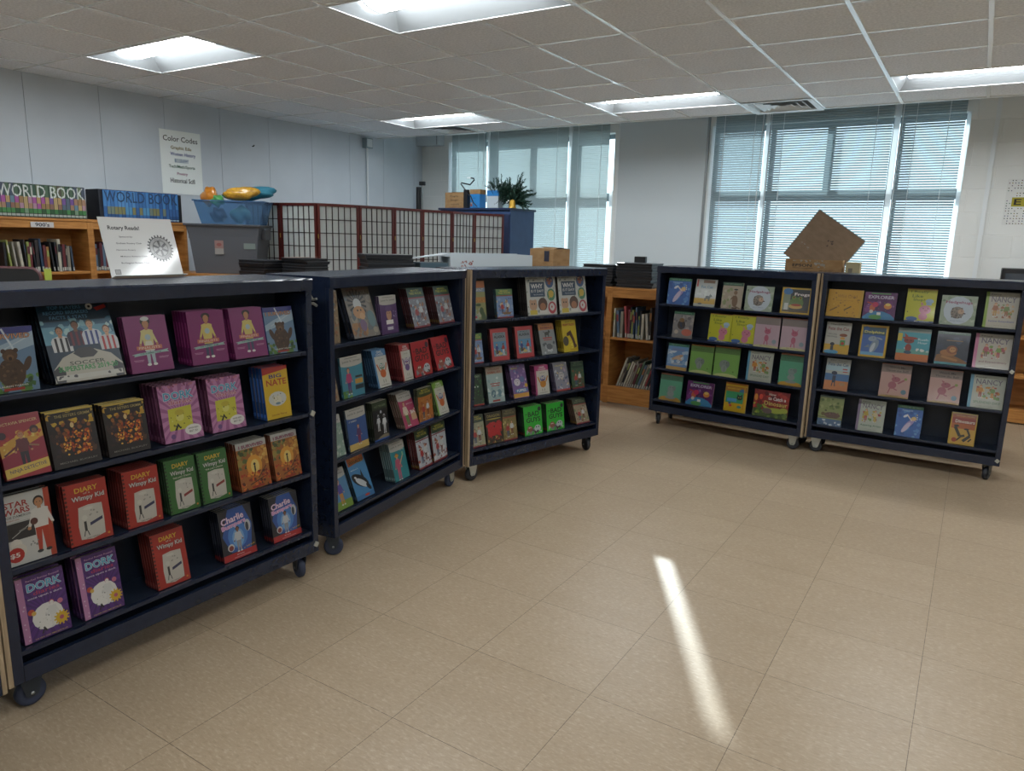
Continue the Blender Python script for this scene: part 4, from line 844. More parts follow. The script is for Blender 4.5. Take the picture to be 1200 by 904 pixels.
def c_nancy_artist(a): _nancy(a, '#b9c0b2', '#8a7a98', ['#c4a83c', '#b85a5c', '#d8c89c', '#7a9c5c'], 'Aspiring Artist', '#2f6a4c')
def c_explorer(a): a.R(0, 0, 1, 1, '#5c2360').D(20, 0, .2, 1, .95, ['#6d2c70', '#4c1c54', '#7c3a80'], .06, .12).D(20, .03, .3, .97, .9, ['#e8e4d8', '#d8b84a'], .008, .014).R(.2, .93, .8, .97, '#4f9c4c').T('EXPLORER', .52, .82, .8, .12, '#cfc4d8', bold=True).O(.5, -.12, .55, '#3f86b4', .4).O(.4, .08, .2, '#5a9c54', .08).O(.28, .42, .09, '#c86a44', .12).O(.36, .54, .1, '#c4305c', .09).O(.75, .5, .12, '#d88a3c', .1).O(.75, .56, .08, '#e8c86a', .05).R(.44, .16, .56, .26, W_).O(.26, .28, .06, '#d8d0c4').line(.1, .62, .3, .56, .02, '#b8402c')
def c_cat_yellow(a): a.R(0, 0, 1, 1, '#d0a91c').R(0, .7, 1, .88, '#a8752c').O(.78, .74, .14, '#3f6f9c', .09).R(.04, .3, .86, .7, '#3f9c68').R(0, .94, 1, 1, '#c07a2c').T('MAKING CATS', .4, .8, .6, .05, '#e0c23c').R(.12, .34, .56, .46, '#5a9cc8').O(.68, .5, .13, '#20262f', .1).poly([(.57, .55), (.58, .64), (.65, .58)], '#20262f').poly([(.72, .58), (.79, .64), (.79, .54)], '#20262f').O(.64, .51, .022, '#d8c84a').O(.73, .51, .022, '#d8c84a').O(.3, .2, .07, '#c83a3c', .05).O(.25, .28, .06, '#3f5a9c', .05).O(.7, .18, .1, '#3f8a8c', .06).R(.85, .1, .9, .92, '#c4902c')
def c_catch_dino(a): a.R(0, 0, 1, 1, '#8a2c2c').D(40, 0, .3, 1, 1, ['#a8342c', '#7a2430', '#b8443c', '#5c1f24'], .04, .09).R(0, 0, 1, .24, '#4a5c34').D(30, 0, .0, 1, .3, ['#5f7a3c', '#38502c', '#788f44'], .04, .08).D(14, .0, .1, .4, .5, ['#7c9a34', '#a8b444', '#4c6c2c'], .04, .08).T('How', .52, .87, .2, .1, '#ded4c4', bold=True).T('to Catch a', .66, .72, .5, .13, W_, bold=True).T('Dinosaur', .64, .53, .66, .16, '#d8c06a', bold=True, out='#7a2c20').O(.66, .28, .24, '#a8b44c', .08).O(.88, .32, .12, '#a8b44c', .08).line(.5, .3, .3, .4, .03, '#a8b44c').O(.42, .24, .14, '#6c5c5c', .08).O(.06, .7, .05, '#d8903c', .1).O(.2, .74, .05, '#d8503c', .08)
def c_yellow_bugs(a): a.R(0, 0, 1, 1, '#cf9c1e').D(26, .04, .05, .96, .9, ['#8a6420', '#e0b44c', '#a87c24', '#6a5a2c'], .015, .04).T('Wild Child', .55, .76, .56, .12, '#a07428').T('bugs all over', .5, .6, .5, .06, '#a07428').line(.1, .2, .3, .35, .02, '#7a5a20').line(.5, .25, .7, .4, .02, '#5a4a20').R(.93, 0, 1, 1, '#c49a30')
def c_cat_story(a): a.R(0, 0, 1, 1, '#b8b6ac').R(0, 0, 1, .3, '#c9a02c').O(.3, .05, .3, '#4f9cc4', .1).T('My First', .5, .93, .7, .05, '#8f8c80').T('Pete the Cat', .5, .8, .84, .11, '#8f4a4c', bold=True).T('TOO COOL', .28, .62, .36, .05, '#4a4a4a').T('FOR SCHOOL', .28, .54, .4, .05, '#4a4a4a').O(.72, .6, .16, '#8a4a2c', .07).O(.7, .5, .1, '#d8a04a', .06).R(.62, .26, .82, .44, '#4f9c54').O(.72, .34, .07, '#b8402c').O(.32, .3, .09, '#22303f', .08).R(.26, .1, .38, .24, '#22303f')
def c_dolphins(a): a.R(0, 0, 1, 1, '#cda41e').R(.07, .06, .93, .94, '#3f68ac').R(.07, .7, .93, .94, '#3a5a6c').T('Dolphins', .5, .78, .74, .1, '#e4dc6a', bold=True).O(.2, .88, .1, '#2f5f9c').O(.55, .36, .14, '#8494a4', .3, rot=-.35).O(.46, .58, .16, '#94a4b2', .11, rot=.2).O(.72, .6, .12, '#94a4b2', .035, rot=-.3).O(.5, .3, .07, '#c4ccd2', .22, rot=-.3).poly([(.35, .4), (.18, .3), (.38, .3)], '#748494').R(.07, .06, .93, .16, '#6aa4cc').O(.5, .61, .015, K_)
def c_fox_teal(a): a.R(0, 0, 1, 1, '#4aa4b4').R(0, .88, 1, 1, '#98a49c').R(0, 0, 1, .22, '#c8743c').R(0, .22, 1, .34, '#6aa89c').R(0, .84, .14, .6, '#d8c44a').D(10, 0, .3, 1, .4, ['#b8d0c8', '#e0e4dc'], .04, .07).O(.36, .62, .16, '#8c3c34', .1).O(.38, .7, .24, '#a84a3c', .05).O(.36, .4, .1, '#9a4038', .14).poly([(.24, .7), (.2, .85), (.32, .76)], '#a84a3c').T('Rush', .78, .68, .3, .07, '#d4e8ea').T('Hour', .78, .58, .28, .07, '#d4e8ea').O(.36, .26, .12, '#34566c', .06).O(.3, .63, .02, K_).O(.42, .63, .02, K_).R(0, .94, 1, 1, '#6f8c84')
def c_lion_night(a): a.R(0, 0, 1, 1, '#2f3848').R(0, .92, 1, 1, '#2f6a44').T('STEP INTO READING', .5, .96, .7, .03, '#8fb89c').D(14, 0, .3, 1, .85, ['#353f54', '#3f4a62', '#2a3040'], .08, .14).R(0, 0, 1, .16, '#3a6c9c').R(0, 0, 1, .07, '#5aa0a8').poly([(0, .08), (.05, .28), (.35, .36), (.75, .22), (1, .12), (1, .06)], '#8a5c30').O(.4, .36, .26, '#a8703c', .12).O(.5, .46, .17, '#8a5030', .15).O(.52, .46, .1, '#c08a50', .1).O(.49, .48, .016, K_).O(.56, .48, .016, K_).R(.3, .72, .8, .75, '#8a6a44').line(.2, .24, .7, .14, .04, '#b07c44')
def c_cat_beach(a): a.R(0, 0, 1, 1, '#b2b6ae').R(0, .62, 1, .78, '#a8c4cc').R(0, .3, 1, .52, '#3f6fa0').R(0, 0, 1, .3, '#c4783c').T('My First', .5, .94, .7, .05, '#8f8c80').T('Pete the Cat', .5, .82, .84, .1, '#4a6480', bold=True).O(.38, .54, .12, '#1f2c44', .09).R(.32, .24, .46, .46, '#1f2c44').line(.35, .26, .32, .12, .02, '#1f2c44').line(.43, .26, .46, .12, .02, '#1f2c44').O(.76, .2, .12, '#a8845c', .07).R(.7, .66, .9, .7, '#b8483c').R(.72, .58, .92, .61, '#b8483c')
def c_throw_ball(a): a.R(0, 0, 1, 1, '#c39c92').R(0, .74, 1, .97, '#8c7a70').R(0, .97, 1, 1, '#a8583c').T('Watch Me', .52, .9, .52, .06, '#4a3a34').T('Throw the Ball!', .52, .8, .74, .06, '#4a3a34').O(.5, 0, .55, '#b8985c', .08).O(.52, .54, .15, '#a8606c', .1).O(.42, .36, .14, '#a8606c', .14).line(.6, .42, .8, .54, .03, '#a8606c').line(.36, .26, .3, .1, .02, '#a8606c').line(.48, .26, .6, .22, .02, '#a8606c').O(.84, .57, .05, '#8a9c50').O(.82, .18, .09, '#5f8494').poly([(.42, .6), (.36, .68), (.48, .64)], '#a8606c').T('Mo Willems', .45, .045, .4, .022, '#5a4a3c').O(.5, .57, .014, K_)
def c_turtle(a): a.R(0, 0, 1, 1, '#8f9a5c').R(0, .94, 1, 1, '#2c4a34').R(0, 0, 1, .22, '#4f6f94').D(18, 0, .55, 1, .92, ['#7c8c48', '#a4aa6c', '#5c7038'], .06, .12).D(12, 0, .0, 1, .2, ['#8fa8c0', '#3f5c80', '#c4d0dc'], .04, .08).O(.58, .36, .34, '#6a4c44', .13).D(10, .3, .36, .85, .46, ['#7c5a4c', '#543a34'], .03, .06).O(.2, .38, .08, '#6a5a34').O(.3, .5, .05, '#2f2820', .03).R(0, .26, 1, .28, '#5a3f34')
def c_dinosaurs(a): a.R(0, 0, 1, 1, '#c8a020').R(.05, .05, .95, .95, '#b8622c').R(.05, .05, .95, .5, '#d0a444').R(.05, .66, .95, .84, '#a03c2c').T('Dinosaurs', .55, .73, .74, .1, '#e4dcc8', bold=True).T('NATIONAL READERS', .55, .9, .7, .03, '#e8c46a').line(.2, .55, .42, .26, .06, '#2a2a22').line(.42, .26, .6, .3, .05, '#2a2a22').O(.25, .58, .1, '#2a2a22', .05).line(.55, .12, .8, .3, .06, '#2a2a22').line(.8, .3, .68, .48, .04, '#2a2a22').O(.64, .5, .1, '#2a2a22', .04).line(.3, .12, .45, .24, .03, '#2a2a22').line(.75, .12, .86, .22, .03, '#2a2a22').O(.22, .14, .1, '#a8442c')

# spine/back colour, hard cover?, stack pitch, description
KIND = {
 'survive_bear': ('#3b3f86', 0, .012, 'thin book with roaring brown bear under blue sky'),
 'soccer': ('#141a24', 0, .022, 'large teal book with four soccer players above a ball'),
 'purple_white': ('#5c1c4c', 1, .017, 'plum book with standing girl in pale dress'),
 'purple': ('#7c2864', 1, .017, 'plum book with standing girl in yellow shirt'),
 'ninja': ('#8a2030', 1, .02, 'red and yellow book with kicking figure in black'),
 'grimm': ('#2a2220', 0, .02, 'black and gold book with fiery orange picture'),
 'dork_pink': ('#6a3a58', 1, .021, 'pink sunburst diary book with yellow picture'),
 'dork_purple': ('#4a2a5c', 1, .024, 'purple diary book with pink spine band'),
 'nate': ('#2a5aa4', 1, .02, 'yellow book with red and blue title'),
 'starwars': ('#2c2a2c', 1, .02, 'white book with red title and pilot in orange'),
 'diary_red': ('#6a2a26', 1, .0155, 'red diary book with torn-paper drawing'),
 'diary_green': ('#28402a', 1, .0155, 'green diary book with torn-paper drawing'),
 'survive_fire': ('#7a3a20', 0, .0125, 'thin book with child running through orange blaze'),
 'charlie': ('#1c2130', 0, .014, 'black and blue book with red bottom band'),
 'sliver_brown': ('#7a6a54', 0, .012, 'brown paperback half hidden by the cart frame'),
 'sliver_green': ('#7c9484', 0, .012, 'pale green paperback half hidden by the cart frame'),
 'hedgehog_big': ('#2f3644', 1, .02, 'large brown book with spiky-haired face'),
 'junie_purple': ('#54406a', 0, .012, 'purple paperback with white banner and pigtailed head'),
 'tree_knight': ('#4a1c24', 0, .012, 'green-topped paperback with two children in snow'),
 'junie_teal': ('#3f7080', 0, .012, 'teal and white paperback with girl beside stacked boxes'),
 'owl_blue': ('#2a4a68', 0, .014, 'white paperback with orange owl and blue band'),
 'owl_red': ('#6a2226', 0, .014, 'white paperback with purple owl and red band'),
 'bad_red': ('#5a141a', 0, .015, 'bright red paperback with black block title'),
 'junie_blue': ('#4c5c6c', 0, .012, 'blue and white paperback with girl on sand'),
 'astronaut': ('#2a3224', 0, .013, 'black paperback with two astronauts on the moon'),
 'junie_pink': ('#7a6a5c', 0, .013, 'rose and white paperback with girl and table'),
 'tree_orange': ('#3a4228', 0, .013, 'olive-topped orange paperback with two children'),
 'owl_green': ('#5c6e48', 0, .014, 'white paperback with orange owl and green band'),
 'junie_boy': ('#5c7484', 0, .012, 'sky blue paperback with child in purple shirt'),
 'whale': ('#33434c', 0, .014, 'blue paperback with leaping black and white whale'),
 'junie_statue': ('#6a8084', 0, .0125, 'turquoise paperback with girl raising a torch'),
 'tree_revolution': ('#5a1c20', 0, .013, 'dark-green-topped paperback with children in white snow'),
 'dino_orange': ('#8a7a44', 0, .012, 'orange and green book with green dinosaur'),
 'tree_ship': ('#4c6a78', 0, .012, 'green-topped paperback with ship under blue sky'),
 'why': ('#2c2622', 1, .02, 'large white book of round faces with slate title box'),
 'alma': ('#3a2226', 0, .013, 'coral red paperback with framed picture of two children'),
 'world_grey': ('#4a4c48', 0, .014, 'grey paperback with orange band and dark animal'),
 'world_yellow': ('#a8902c', 0, .014, 'yellow paperback with curling brown reptile'),
 'dark_green_bug': ('#1c3020', 0, .012, 'dark green paperback with pale-eyed creature'),
 'mint_rabbit': ('#3c4844', 0, .013, 'mint paperback with orange title and blue shapes'),
 'puppy_purple': ('#5a4468', 0, .015, 'purple paperback with white puppy and yellow sun'),
 'owl_pink': ('#6c2c54', 0, .015, 'white paperback with orange owl and pink band'),
 'puppy_grey': ('#5c5470', 0, .013, 'grey-violet paperback with puppy face'),
 'tree_gorilla': ('#203428', 0, .013, 'dark green paperback with jungle picture'),
 'tree_lincoln': ('#4c584a', 0, .012, 'sage paperback with two children in a garden'),
 'dragon_red': ('#2a241c', 0, .014, 'dark paperback with spread-winged red dragon'),
 'tree_brown': ('#544a30', 0, .013, 'olive brown paperback with two children'),
 'bad_green': ('#24302a', 0, .015, 'bright green paperback with black block title'),
 'tree_lion': ('#5a4438', 0, .014, 'brown and white paperback with green top'),
 'fairy_blue': ('#2f6a8c', 0, .008, 'blue picture book with flying fairy'),
 'cat_white': ('#a8aca6', 0, .008, 'white picture book with small dark cat'),
 'kangaroo': ('#8f9484', 0, .008, 'beige picture book with standing brown animal'),
 'hedgehugs': ('#8a9c80', 1, .009, 'square grey-green book with curled hedgehog in a circle'),
 'frogs': ('#c09a1e', 0, .008, 'yellow-bordered book with green frog'),
 'bear_grey': ('#8c8884', 0, .008, 'grey picture book with small brown bear'),
 'slop': ('#b0b028', 1, .009, 'yellow-green book with pink pig in chef hat'),
 'pink_pig': ('#b09aa4', 1, .009, 'pale pink book with small dancing pig'),
 'plane_blue': ('#5c88b4', 0, .008, 'sky blue picture book with old flying machine'),
 'green_gray': ('#6f9c4c', 1, .009, 'leaf green book with grey elephant'),
 'nancy_teal': ('#5f9cb8', 0, .009, 'white book with teal spine edge and curly title'),
 'teal_gray': ('#549878', 1, .009, 'teal book with grey elephant on golden ground'),
 'explorer': ('#4c1c54', 0, .008, 'purple space book with cartoon explorers'),
 'cat_yellow': ('#c09a1e', 0, .009, 'yellow and green book with black cat head'),
 'catch_dino': ('#7a2c2c', 1, .01, 'wide red book with lime dinosaur'),
 'yellow_bugs': ('#8f9c2c', 1, .009, 'amber book scattered with small bugs'),
 'nancy_green': ('#9ab43c', 0, .009, 'cream book with lime spine edge and curly title'),
 'cat_story': ('#a8a69c', 0, .008, 'grey and yellow book with cat beside tree'),
 'dolphins': ('#c09a1e', 0, .008, 'yellow-bordered blue book with dolphin'),
 'fox_teal': ('#4a94a4', 1, .009, 'teal and orange book with red fox'),
 'lion_night': ('#28364c', 0, .008, 'night blue book with resting tan lion'),
 'nancy_pink': ('#cf7aa0', 1, .01, 'cream book with pink spine edge and curly title'),
 'cat_beach': ('#a8aca6', 0, .008, 'grey and blue book with cat on orange sand'),
 'throw_ball': ('#b08a80', 1, .009, 'dusty pink book with pig throwing a ball'),
 'turtle': ('#7c8c50', 0, .008, 'olive picture book with brown turtle'),
 'nancy_artist': ('#8a7a98', 0, .009, 'white book with mauve spine edge and curly title'),
 'dinosaurs': ('#c09a1e', 0, .008, 'yellow and orange book with black dinosaur bones'),
}
# ------------------------------------------------------------------ a book
def book(kind, w, h):
    spine, hard, pitch, desc = KIND[kind]
    t = pitch-.0012; b = .0022 if hard else .0008; e = .003 if hard else 0
    if t < b*2+.002: t = b*2+.002
    r = bpy.data.objects.new('children_book', None); COL.objects.link(r); r.empty_display_size = .03
    cv = lin(spine)
    c = MB(); c.box(0, 0, 0, w, b, h, M_INK, None, cv).box(0, t-b, 0, w, t, h, M_INK, None, cv)
    # rounded spine
    n = 5; A = [(-.0012*math.sin(PI*k/n), t*k/n) for k in range(n+1)]
    V = [(x, y, 0) for x, y in A]+[(x, y, h) for x, y in A]
    c.add(V, [(k, k+n+1, k+n+2, k+1) for k in range(n)]+[list(range(n+1)), list(range(2*n+1, n, -1))], M_INK, None, cv)
    c.obj('cover', r, ink=True)
    MB().box(.0015, b, e, w-e-.0005, t-b, h-e, M_PAGES).obj('page_block', r)
    a = Art(w, h, sum(map(ord, kind))); globals()['c_'+kind](a)
    a.P.obj('cover_picture', r, ink=True)
    if a.Tx.V: a.Tx.obj('title_lettering', r, ink=True)
    # printing on the spine: a title bar and a publisher's mark
    s = MB(); x = -.0022
    base = Vector(cv[:3]); lum = base.length
    c1 = tuple(min(1, v*2.6+.06) for v in cv[:3])+(1,) if lum < .5 else tuple(v*.35 for v in cv[:3])+(1,)
    y0, y1 = t*.28, t*.72
    s.quad((x, y1, h*.34), (x, y0, h*.34), (x, y0, h*.8), (x, y1, h*.8), M_INK, None, c1)
    s.quad((x, t*.85, h*.05), (x, t*.15, h*.05), (x, t*.15, h*.12), (x, t*.85, h*.12), M_INK, None, lin('#a8322c') if kind in ('charlie', 'bad_red', 'bad_green') else (lin('#a08440') if kind.startswith('tree') else c1))
    s.obj('spine_print', r, ink=True)
    return r, t, pitch, desc
CARTN = {1: 'nearest cart', 2: 'second cart from left', 3: 'third cart, left of the gap', 4: 'cart just right of the gap', 5: 'rightmost cart'}
CARTG = {1: 'nearest cart', 2: 'second cart', 3: 'third cart', 4: 'fourth cart', 5: 'rightmost cart'}
ROWN = ['top shelf', 'second shelf', 'third shelf', 'bottom shelf']
count = {}
for c_, r_, kind, n, u, w, h, tilt in BOOKS:
    A, B = Vector(ENDS[c_-1][0]), Vector(ENDS[c_-1][1]); d = (B-A).normalized(); back = Vector((-d.y, d.x)); ang = math.atan2(d.y, d.x)
    sp = count[(c_, r_)] = count.get((c_, r_), 0)+1
    root, t, pitch, desc = book(kind, w, h)
    if c_ >= 4: pitch = pitch+.001
    for k in range(n):
        o = root if k == 0 else copy_tree(root)
        y = .024+k*(pitch+.0004)/math.cos(tilt)
        j = random.Random(c_*100+r_*10+sp*3+k)
        uu = min(u, (B-A).length-.0335-w)+(j.uniform(-.0012, .0012) if k else 0)
        P = A+d*uu+back*y
        o.location = (P.x, P.y, SHELF[r_]+.0022+t*math.sin(tilt)); o.rotation_euler = (-tilt, 0, ang)
        where = f"{ORD[sp-1]} spot, {ROWN[r_]}, {CARTG[c_]}"
        lab = desc+', '+where if n == 1 else (desc+', front copy, '+where if k == 0 else desc.split(' with ')[0]+f', {ORD[k]} in stack, '+where)
        if len(lab.split()) > 16:
            pos = '' if n == 1 else f', {["front", "second", "third", "fourth", "fifth", "sixth"][k]} in stack'
            for cut in (desc.split(' with ')[0], desc.split(' with ')[0].split(' and ')[0]):
                lab = cut+pos+', '+where
                if len(lab.split()) <= 16: break
        tag(o, lab, 'book', f'children books on the {ROWN[r_]} of the {CARTG[c_]}')
# ================================================================== oak bookcases
def bookcase(label, loc, rz, widths, H, depth, shelves, kick=.09, toph=.06):
    """side-by-side oak units: stiles, shelves, top, back"""
    r = thing('oak_bookcase', label, 'bookcase', loc, rz, 'oak library bookcases')
    x = 0; t = .025
    for i, w in enumerate(widths):
        for xx in (x, x+w-t): MB().bbox(xx, 0, 0, xx+t, depth, H-.02, .002, M_OAK).obj('side_panel', r)
        MB().box(x+t, depth-.012, kick, x+w-t, depth, H-.02, M_OAK).obj('back_panel', r)
        MB().bbox(x+t, .002, H-.02-toph, x+w-t, .022, H-.02, .002, M_OAK_H).obj('top_rail', r)
        MB().bbox(x+t, .002, 0.01, x+w-t, .022, kick+.03, .002, M_OAK_H).box(x+t, .022, kick, x+w-t, depth-.012, kick+.02, M_OAK_H).obj('base_rail', r)
        for z in shelves: MB().bbox(x+t, .006, z-.022, x+w-t, depth-.012, z, .002, M_OAK_H).obj('shelf', r)
        x += w
    MB().bbox(-.006, -.006, H-.02, x+.006, depth, H, .003, M_OAK_H).obj('top_board', r)
    return r
def lib_book(loc, rz, w, h, d, col, label, group, lean=0, band=None, name='library_book', cat='book'):
    """closed book standing spine outward (spine faces -y, x along the shelf)"""
    m = MB(); c = lin(col); n = 5
    A = [(w*k/n, -.0025*math.sin(PI*k/n)) for k in range(n+1)]
    V = [(x, y, 0) for x, y in A]+[(x, y, h) for x, y in A]
    m.add(V, [(k, k+1, k+n+2, k+n+1) for k in range(n)]+[list(range(n+1)), list(range(2*n+1, n, -1))], M_INKMATTE, None, c)
    b = min(.0025, w*.2)
    m.box(0, 0, 0, b, d, h, M_INKMATTE, None, c).box(w-b, 0, 0, w, d, h, M_INKMATTE, None, c)
    m.box(b, .001, .003, w-b, d-.004, h-.003, M_PAGES)
    if band:
        for z0, z1, cc in band: m.quad((w*.08, -.0030, h*z0), (w*.92, -.0030, h*z0), (w*.92, -.0030, h*z1), (w*.08, -.0030, h*z1), M_INKMATTE, None, lin(cc))
    o = m.obj(name, None, ink=True, loc=loc, rot=(0, lean, rz))
    return tag(o, label, cat, group)

# tall case along the left wall; local x runs along +Y, its front faces +X
cA = bookcase('oak bookcase against the grey panelled wall, labelled 900s', (-6.3, 2.42, 0), PI/2, (.90, .885), 1.55, .29, (.42, .78, 1.125))
# taped label on the top rail
lb = thing('shelf_label', 'white paper shelf label reading 900s on the oak bookcase', 'label', (-6.2925, 2.86, 1.475), PI/2)
a = Art(.17, .042); a.R(0, 0, 1, 1, '#ffffff').T("900's", .5, .5, .62, .72, '#1c1f3c', bold=True); MB().box(0, 0, 0, .17, .001, .042, M_PAPER).obj('paper', lb)
a.P.obj('print', lb, ink=True); a.Tx.obj('lettering', lb, ink=True)
M90 = PI/2
# encyclopedias: spines carry one long title
def encyclopedia(y0, n, w, z, palette_fn, title_col, gname, seed, h=.252, tcol_bottom=None, wordw=None):
    rng = random.Random(seed); vs, fs = text_geo('WORLD BOOK')
    total = n*w; tw = total*.97; th = .092
    for k in range(n):
        m = MB(); c = lin(palette_fn(k, 0))
        m.box(0, 0, 0, .003, .2, h, M_INKMATTE, None, c).box(w-.004, 0, 0, w-.001, .2, h, M_INKMATTE, None, c).box(.003, .002, .003, w-.004, .195, h-.003, M_PAGES)
        nn = 5; A = [((w-.001)*q/nn, -.004*math.sin(PI*q/nn)) for q in range(nn+1)]
        V = [(x, y, 0) for x, y in A]+[(x, y, h) for x, y in A]
        m.add(V, [(q, q+1, q+nn+2, q+nn+1) for q in range(nn)]+[list(range(nn+1)), list(range(2*nn+1, nn, -1))], M_INKMATTE, None, c)
        r = m.obj('encyclopedia', None, ink=True, loc=(-6.3+.004, y0+k*w, z), rot=(0, 0, M90))
        tag(r, f'{ORD[k]} volume from left in the {gname}', 'encyclopedia', gname)
        p = MB()
        for z0, z1, cc in palette_fn(k, 1): p.quad((.0012, -.0048, h*z0), (w-.0022, -.0048, h*z0), (w-.0022, -.0048, h*z1), (.0012, -.0048, h*z1), M_INKMATTE, None, lin(cc))
        p.obj('spine_picture', r, ink=True)
        bm = bmesh.new(); vv = [bm.verts.new((x*tw+(total-tw)/2-k*w, -.0054, h*.60+y*th)) for x, y in vs]
        for f in fs:
            try: bm.faces.new([vv[q] for q in f])
            except ValueError: pass
        for co, no in (((0.0008, 0, 0), (-1, 0, 0)), ((w-.0018, 0, 0), (1, 0, 0))):
            bmesh.ops.bisect_plane(bm, geom=bm.verts[:]+bm.edges[:]+bm.faces[:], plane_co=co, plane_no=no, clear_outer=True)
        if bm.faces:
            tm = MB(); bm.verts.index_update(); tm.add([v.co.copy() for v in bm.verts], [[v.index for v in f.verts] for f in bm.faces], M_INKMATTE, None, lin(title_col))
            tm.obj('spine_lettering', r, ink=True)
        bm.free()
rg = random.Random(5)
G_TOP = ['#4f6a54', '#3c5a4a', '#6a7a5c', '#4a5668', '#5c5a4a', '#3a4450']
G_MID = ['#a8846c', '#8f6a5c', '#b08a9c', '#a85a9c', '#7a5a9c', '#b89a6a', '#9c7c54', '#5a6a7c', '#6a8a9c', '#b8a070']
gt = [(rg.choice(G_TOP), rg.choice(G_MID), rg.choice(G_MID), rg.choice(['#3f7a44', '#4a8a50', '#2f5a38', '#7a9a7c'])) for _ in range(26)]
def pal_multi(k, what):
    if what == 0: return '#26302a'
    q = gt[k]; return [(.62, .99, q[0]), (.42, .62, q[1]), (.26, .42, q[2]), (.12, .26, q[3]), (.03, .1, '#aab4aa')]
rb = random.Random(8)
bt = [(rb.choice(['#3f78b8', '#4a8acc', '#2f62a0', '#5a98d4']), rb.choice(['#5a9ac8', '#7a8a7c', '#3a6aa8', '#8a8a60']), rb.choice(['#2c5a94', '#3c74b4'])) for _ in range(26)]
def pal_blue(k, what):
    if what == 0: return '#1c3a68'
    q = bt[k]; return [(.45, .98, q[0]), (.2, .45, q[1]), (.1, .2, q[2]), (.03, .08, '#9cb8cc')]
encyclopedia(2.64, 21, .0312, 1.5515, pal_multi, '#d6dfda', 'green and multicoloured encyclopedia set on the oak bookcase', 3)
encyclopedia(3.44, 22, .0313, 1.5515, pal_blue, '#28486c', 'blue encyclopedia set on the oak bookcase', 4)
o = lib_book((-6.294, 3.407, 1.5515), M90, .03, .252, .2, '#141c2c', 'dark navy end volume left of the blue encyclopedia set', 'dark end volumes'); 
o = lib_book((-6.294, 4.130, 1.5515), M90, .03, .245, .2, '#10141f', 'dark navy end volume right of the blue encyclopedia set', 'dark end volumes')
PALS = ['#2f2a2c', '#a8a39a', '#6a2a30', '#20242c', '#8c8578', '#b9b4a4', '#3a4a5c', '#9c6a3c', '#5c2430', '#c4bfae', '#46604c', '#7a3040', '#28405c', '#a84a4c', '#1c1e24', '#8f9a54', '#587088']
def shelf_books(org, rz, x0, x1, z, seed, hmin, hmax, wmin, wmax, depth, where, group, lean=0., maxn=26, tags=True, yo=.015):
    rng = random.Random(seed); x = x0; k = 0; ca, sa = math.cos(rz), math.sin(rz)
    while x < x1 and k < maxn:
        w = rng.uniform(wmin, wmax); h = rng.uniform(hmin, hmax); col = rng.choice(PALS)
        le = lean if lean else (rng.choice([0, 0, 0, -.05, -.09]) if k else 0)
        if le < 0: x += (hmax+.01)*math.sin(-le)          # leans left against its neighbour
        zz = z+.0015+(w*math.sin(le) if le > 0 else 0)
        lib_book((org[0]+x*ca-yo*sa, org[1]+x*sa+yo*ca, zz), rz, w, h, depth*rng.uniform(.75, 1), col,
                 f'{["slim", "thick"][w > (wmin+wmax)/2]} {cname(col)} book, {ORD[k]} from left {where}', group, le,
                 ([(.03, .16, '#b4b4ac')] if tags else [])+([(.6, .85, rng.choice(PALS))] if rng.random() < .6 else []))
        x += w/math.cos(le)+.0015+(.004 if lean else 0); k += 1
def cname(h):
    return {'#2f2a2c': 'black', '#a8a39a': 'grey', '#6a2a30': 'maroon', '#20242c': 'black', '#8c8578': 'tan', '#b9b4a4': 'cream', '#3a4a5c': 'slate', '#9c6a3c': 'brown', '#5c2430': 'maroon', '#c4bfae': 'cream', '#46604c': 'green', '#7a3040': 'red', '#28405c': 'navy', '#a84a4c': 'red', '#1c1e24': 'black', '#8f9a54': 'olive', '#587088': 'blue'}[h]
shelf_books((-6.3, 2.42), M90, .24, .74, 1.125, 11, .19, .26, .010, .024, .2, 'on the 900s shelf', 'library books on the 900s shelf')
shelf_books((-6.3, 2.42), M90, .93, 1.14, 1.125, 14, .18, .24, .016, .03, .2, 'on the shelf behind the white sign', 'library books behind the white sign')

# low oak case under the grey tote
bookcase('low oak bookcase under the grey storage tote', (-6.25, 3.95, 0), -.0, (.78, .78), 1.11, .62, (.40, .75))
# oak case with two units between the carts
cC = bookcase('oak bookcase seen in the gap between the navy carts', (-3.68, 6.08, 0), 0, (.87, .87, .87), 1.075, .36, (.62,), .14, .07)
shelf_books((-3.68, 6.08), 0, .915, 1.28, .62, 21, .20, .29, .012, .026, .24, 'on the upper shelf in the gap', 'books on the middle shelf of the oak case in the gap')
shelf_books((-3.68, 6.08), 0, .965, 1.42, .16, 24, .23, .30, .010, .020, .24, 'on the bottom shelf in the gap', 'leaning books on the bottom shelf in the gap', lean=.33, yo=.026)
# oak case at the right border
bookcase('oak bookcase at the right border behind the rightmost cart', (.10, 7.6, 0), 0, (.9, .9), 1.10, .36, (.42, .76))
pb = thing('projector', 'black box-shaped device on the oak bookcase at the right border', 'projector', (.165, 7.62, 1.1015))
MB().bbox(0, 0, .01, .36, .28, .24, .006, M_BLACK).obj('body', pb)
MB().box(.03, -.002, .03, .33, .0, .20, mat('smoked_screen', '#3f454d', .2)).obj('front_panel', pb)
for fx in (.03, .31):
    MB().box(fx, .03, 0, fx+.03, .06, .012, M_RUBBER).obj('foot', pb)
# oak case behind carts two and three (its top carries trays and boxes)
cE_org = Vector((-3.62, 3.62)); cE_ang = math.radians(55)
bookcase('long low oak bookcase hidden behind the second and third carts', (cE_org.x, cE_org.y, 0), cE_ang, (.95, .95), 1.075, .40, (.40, .74))

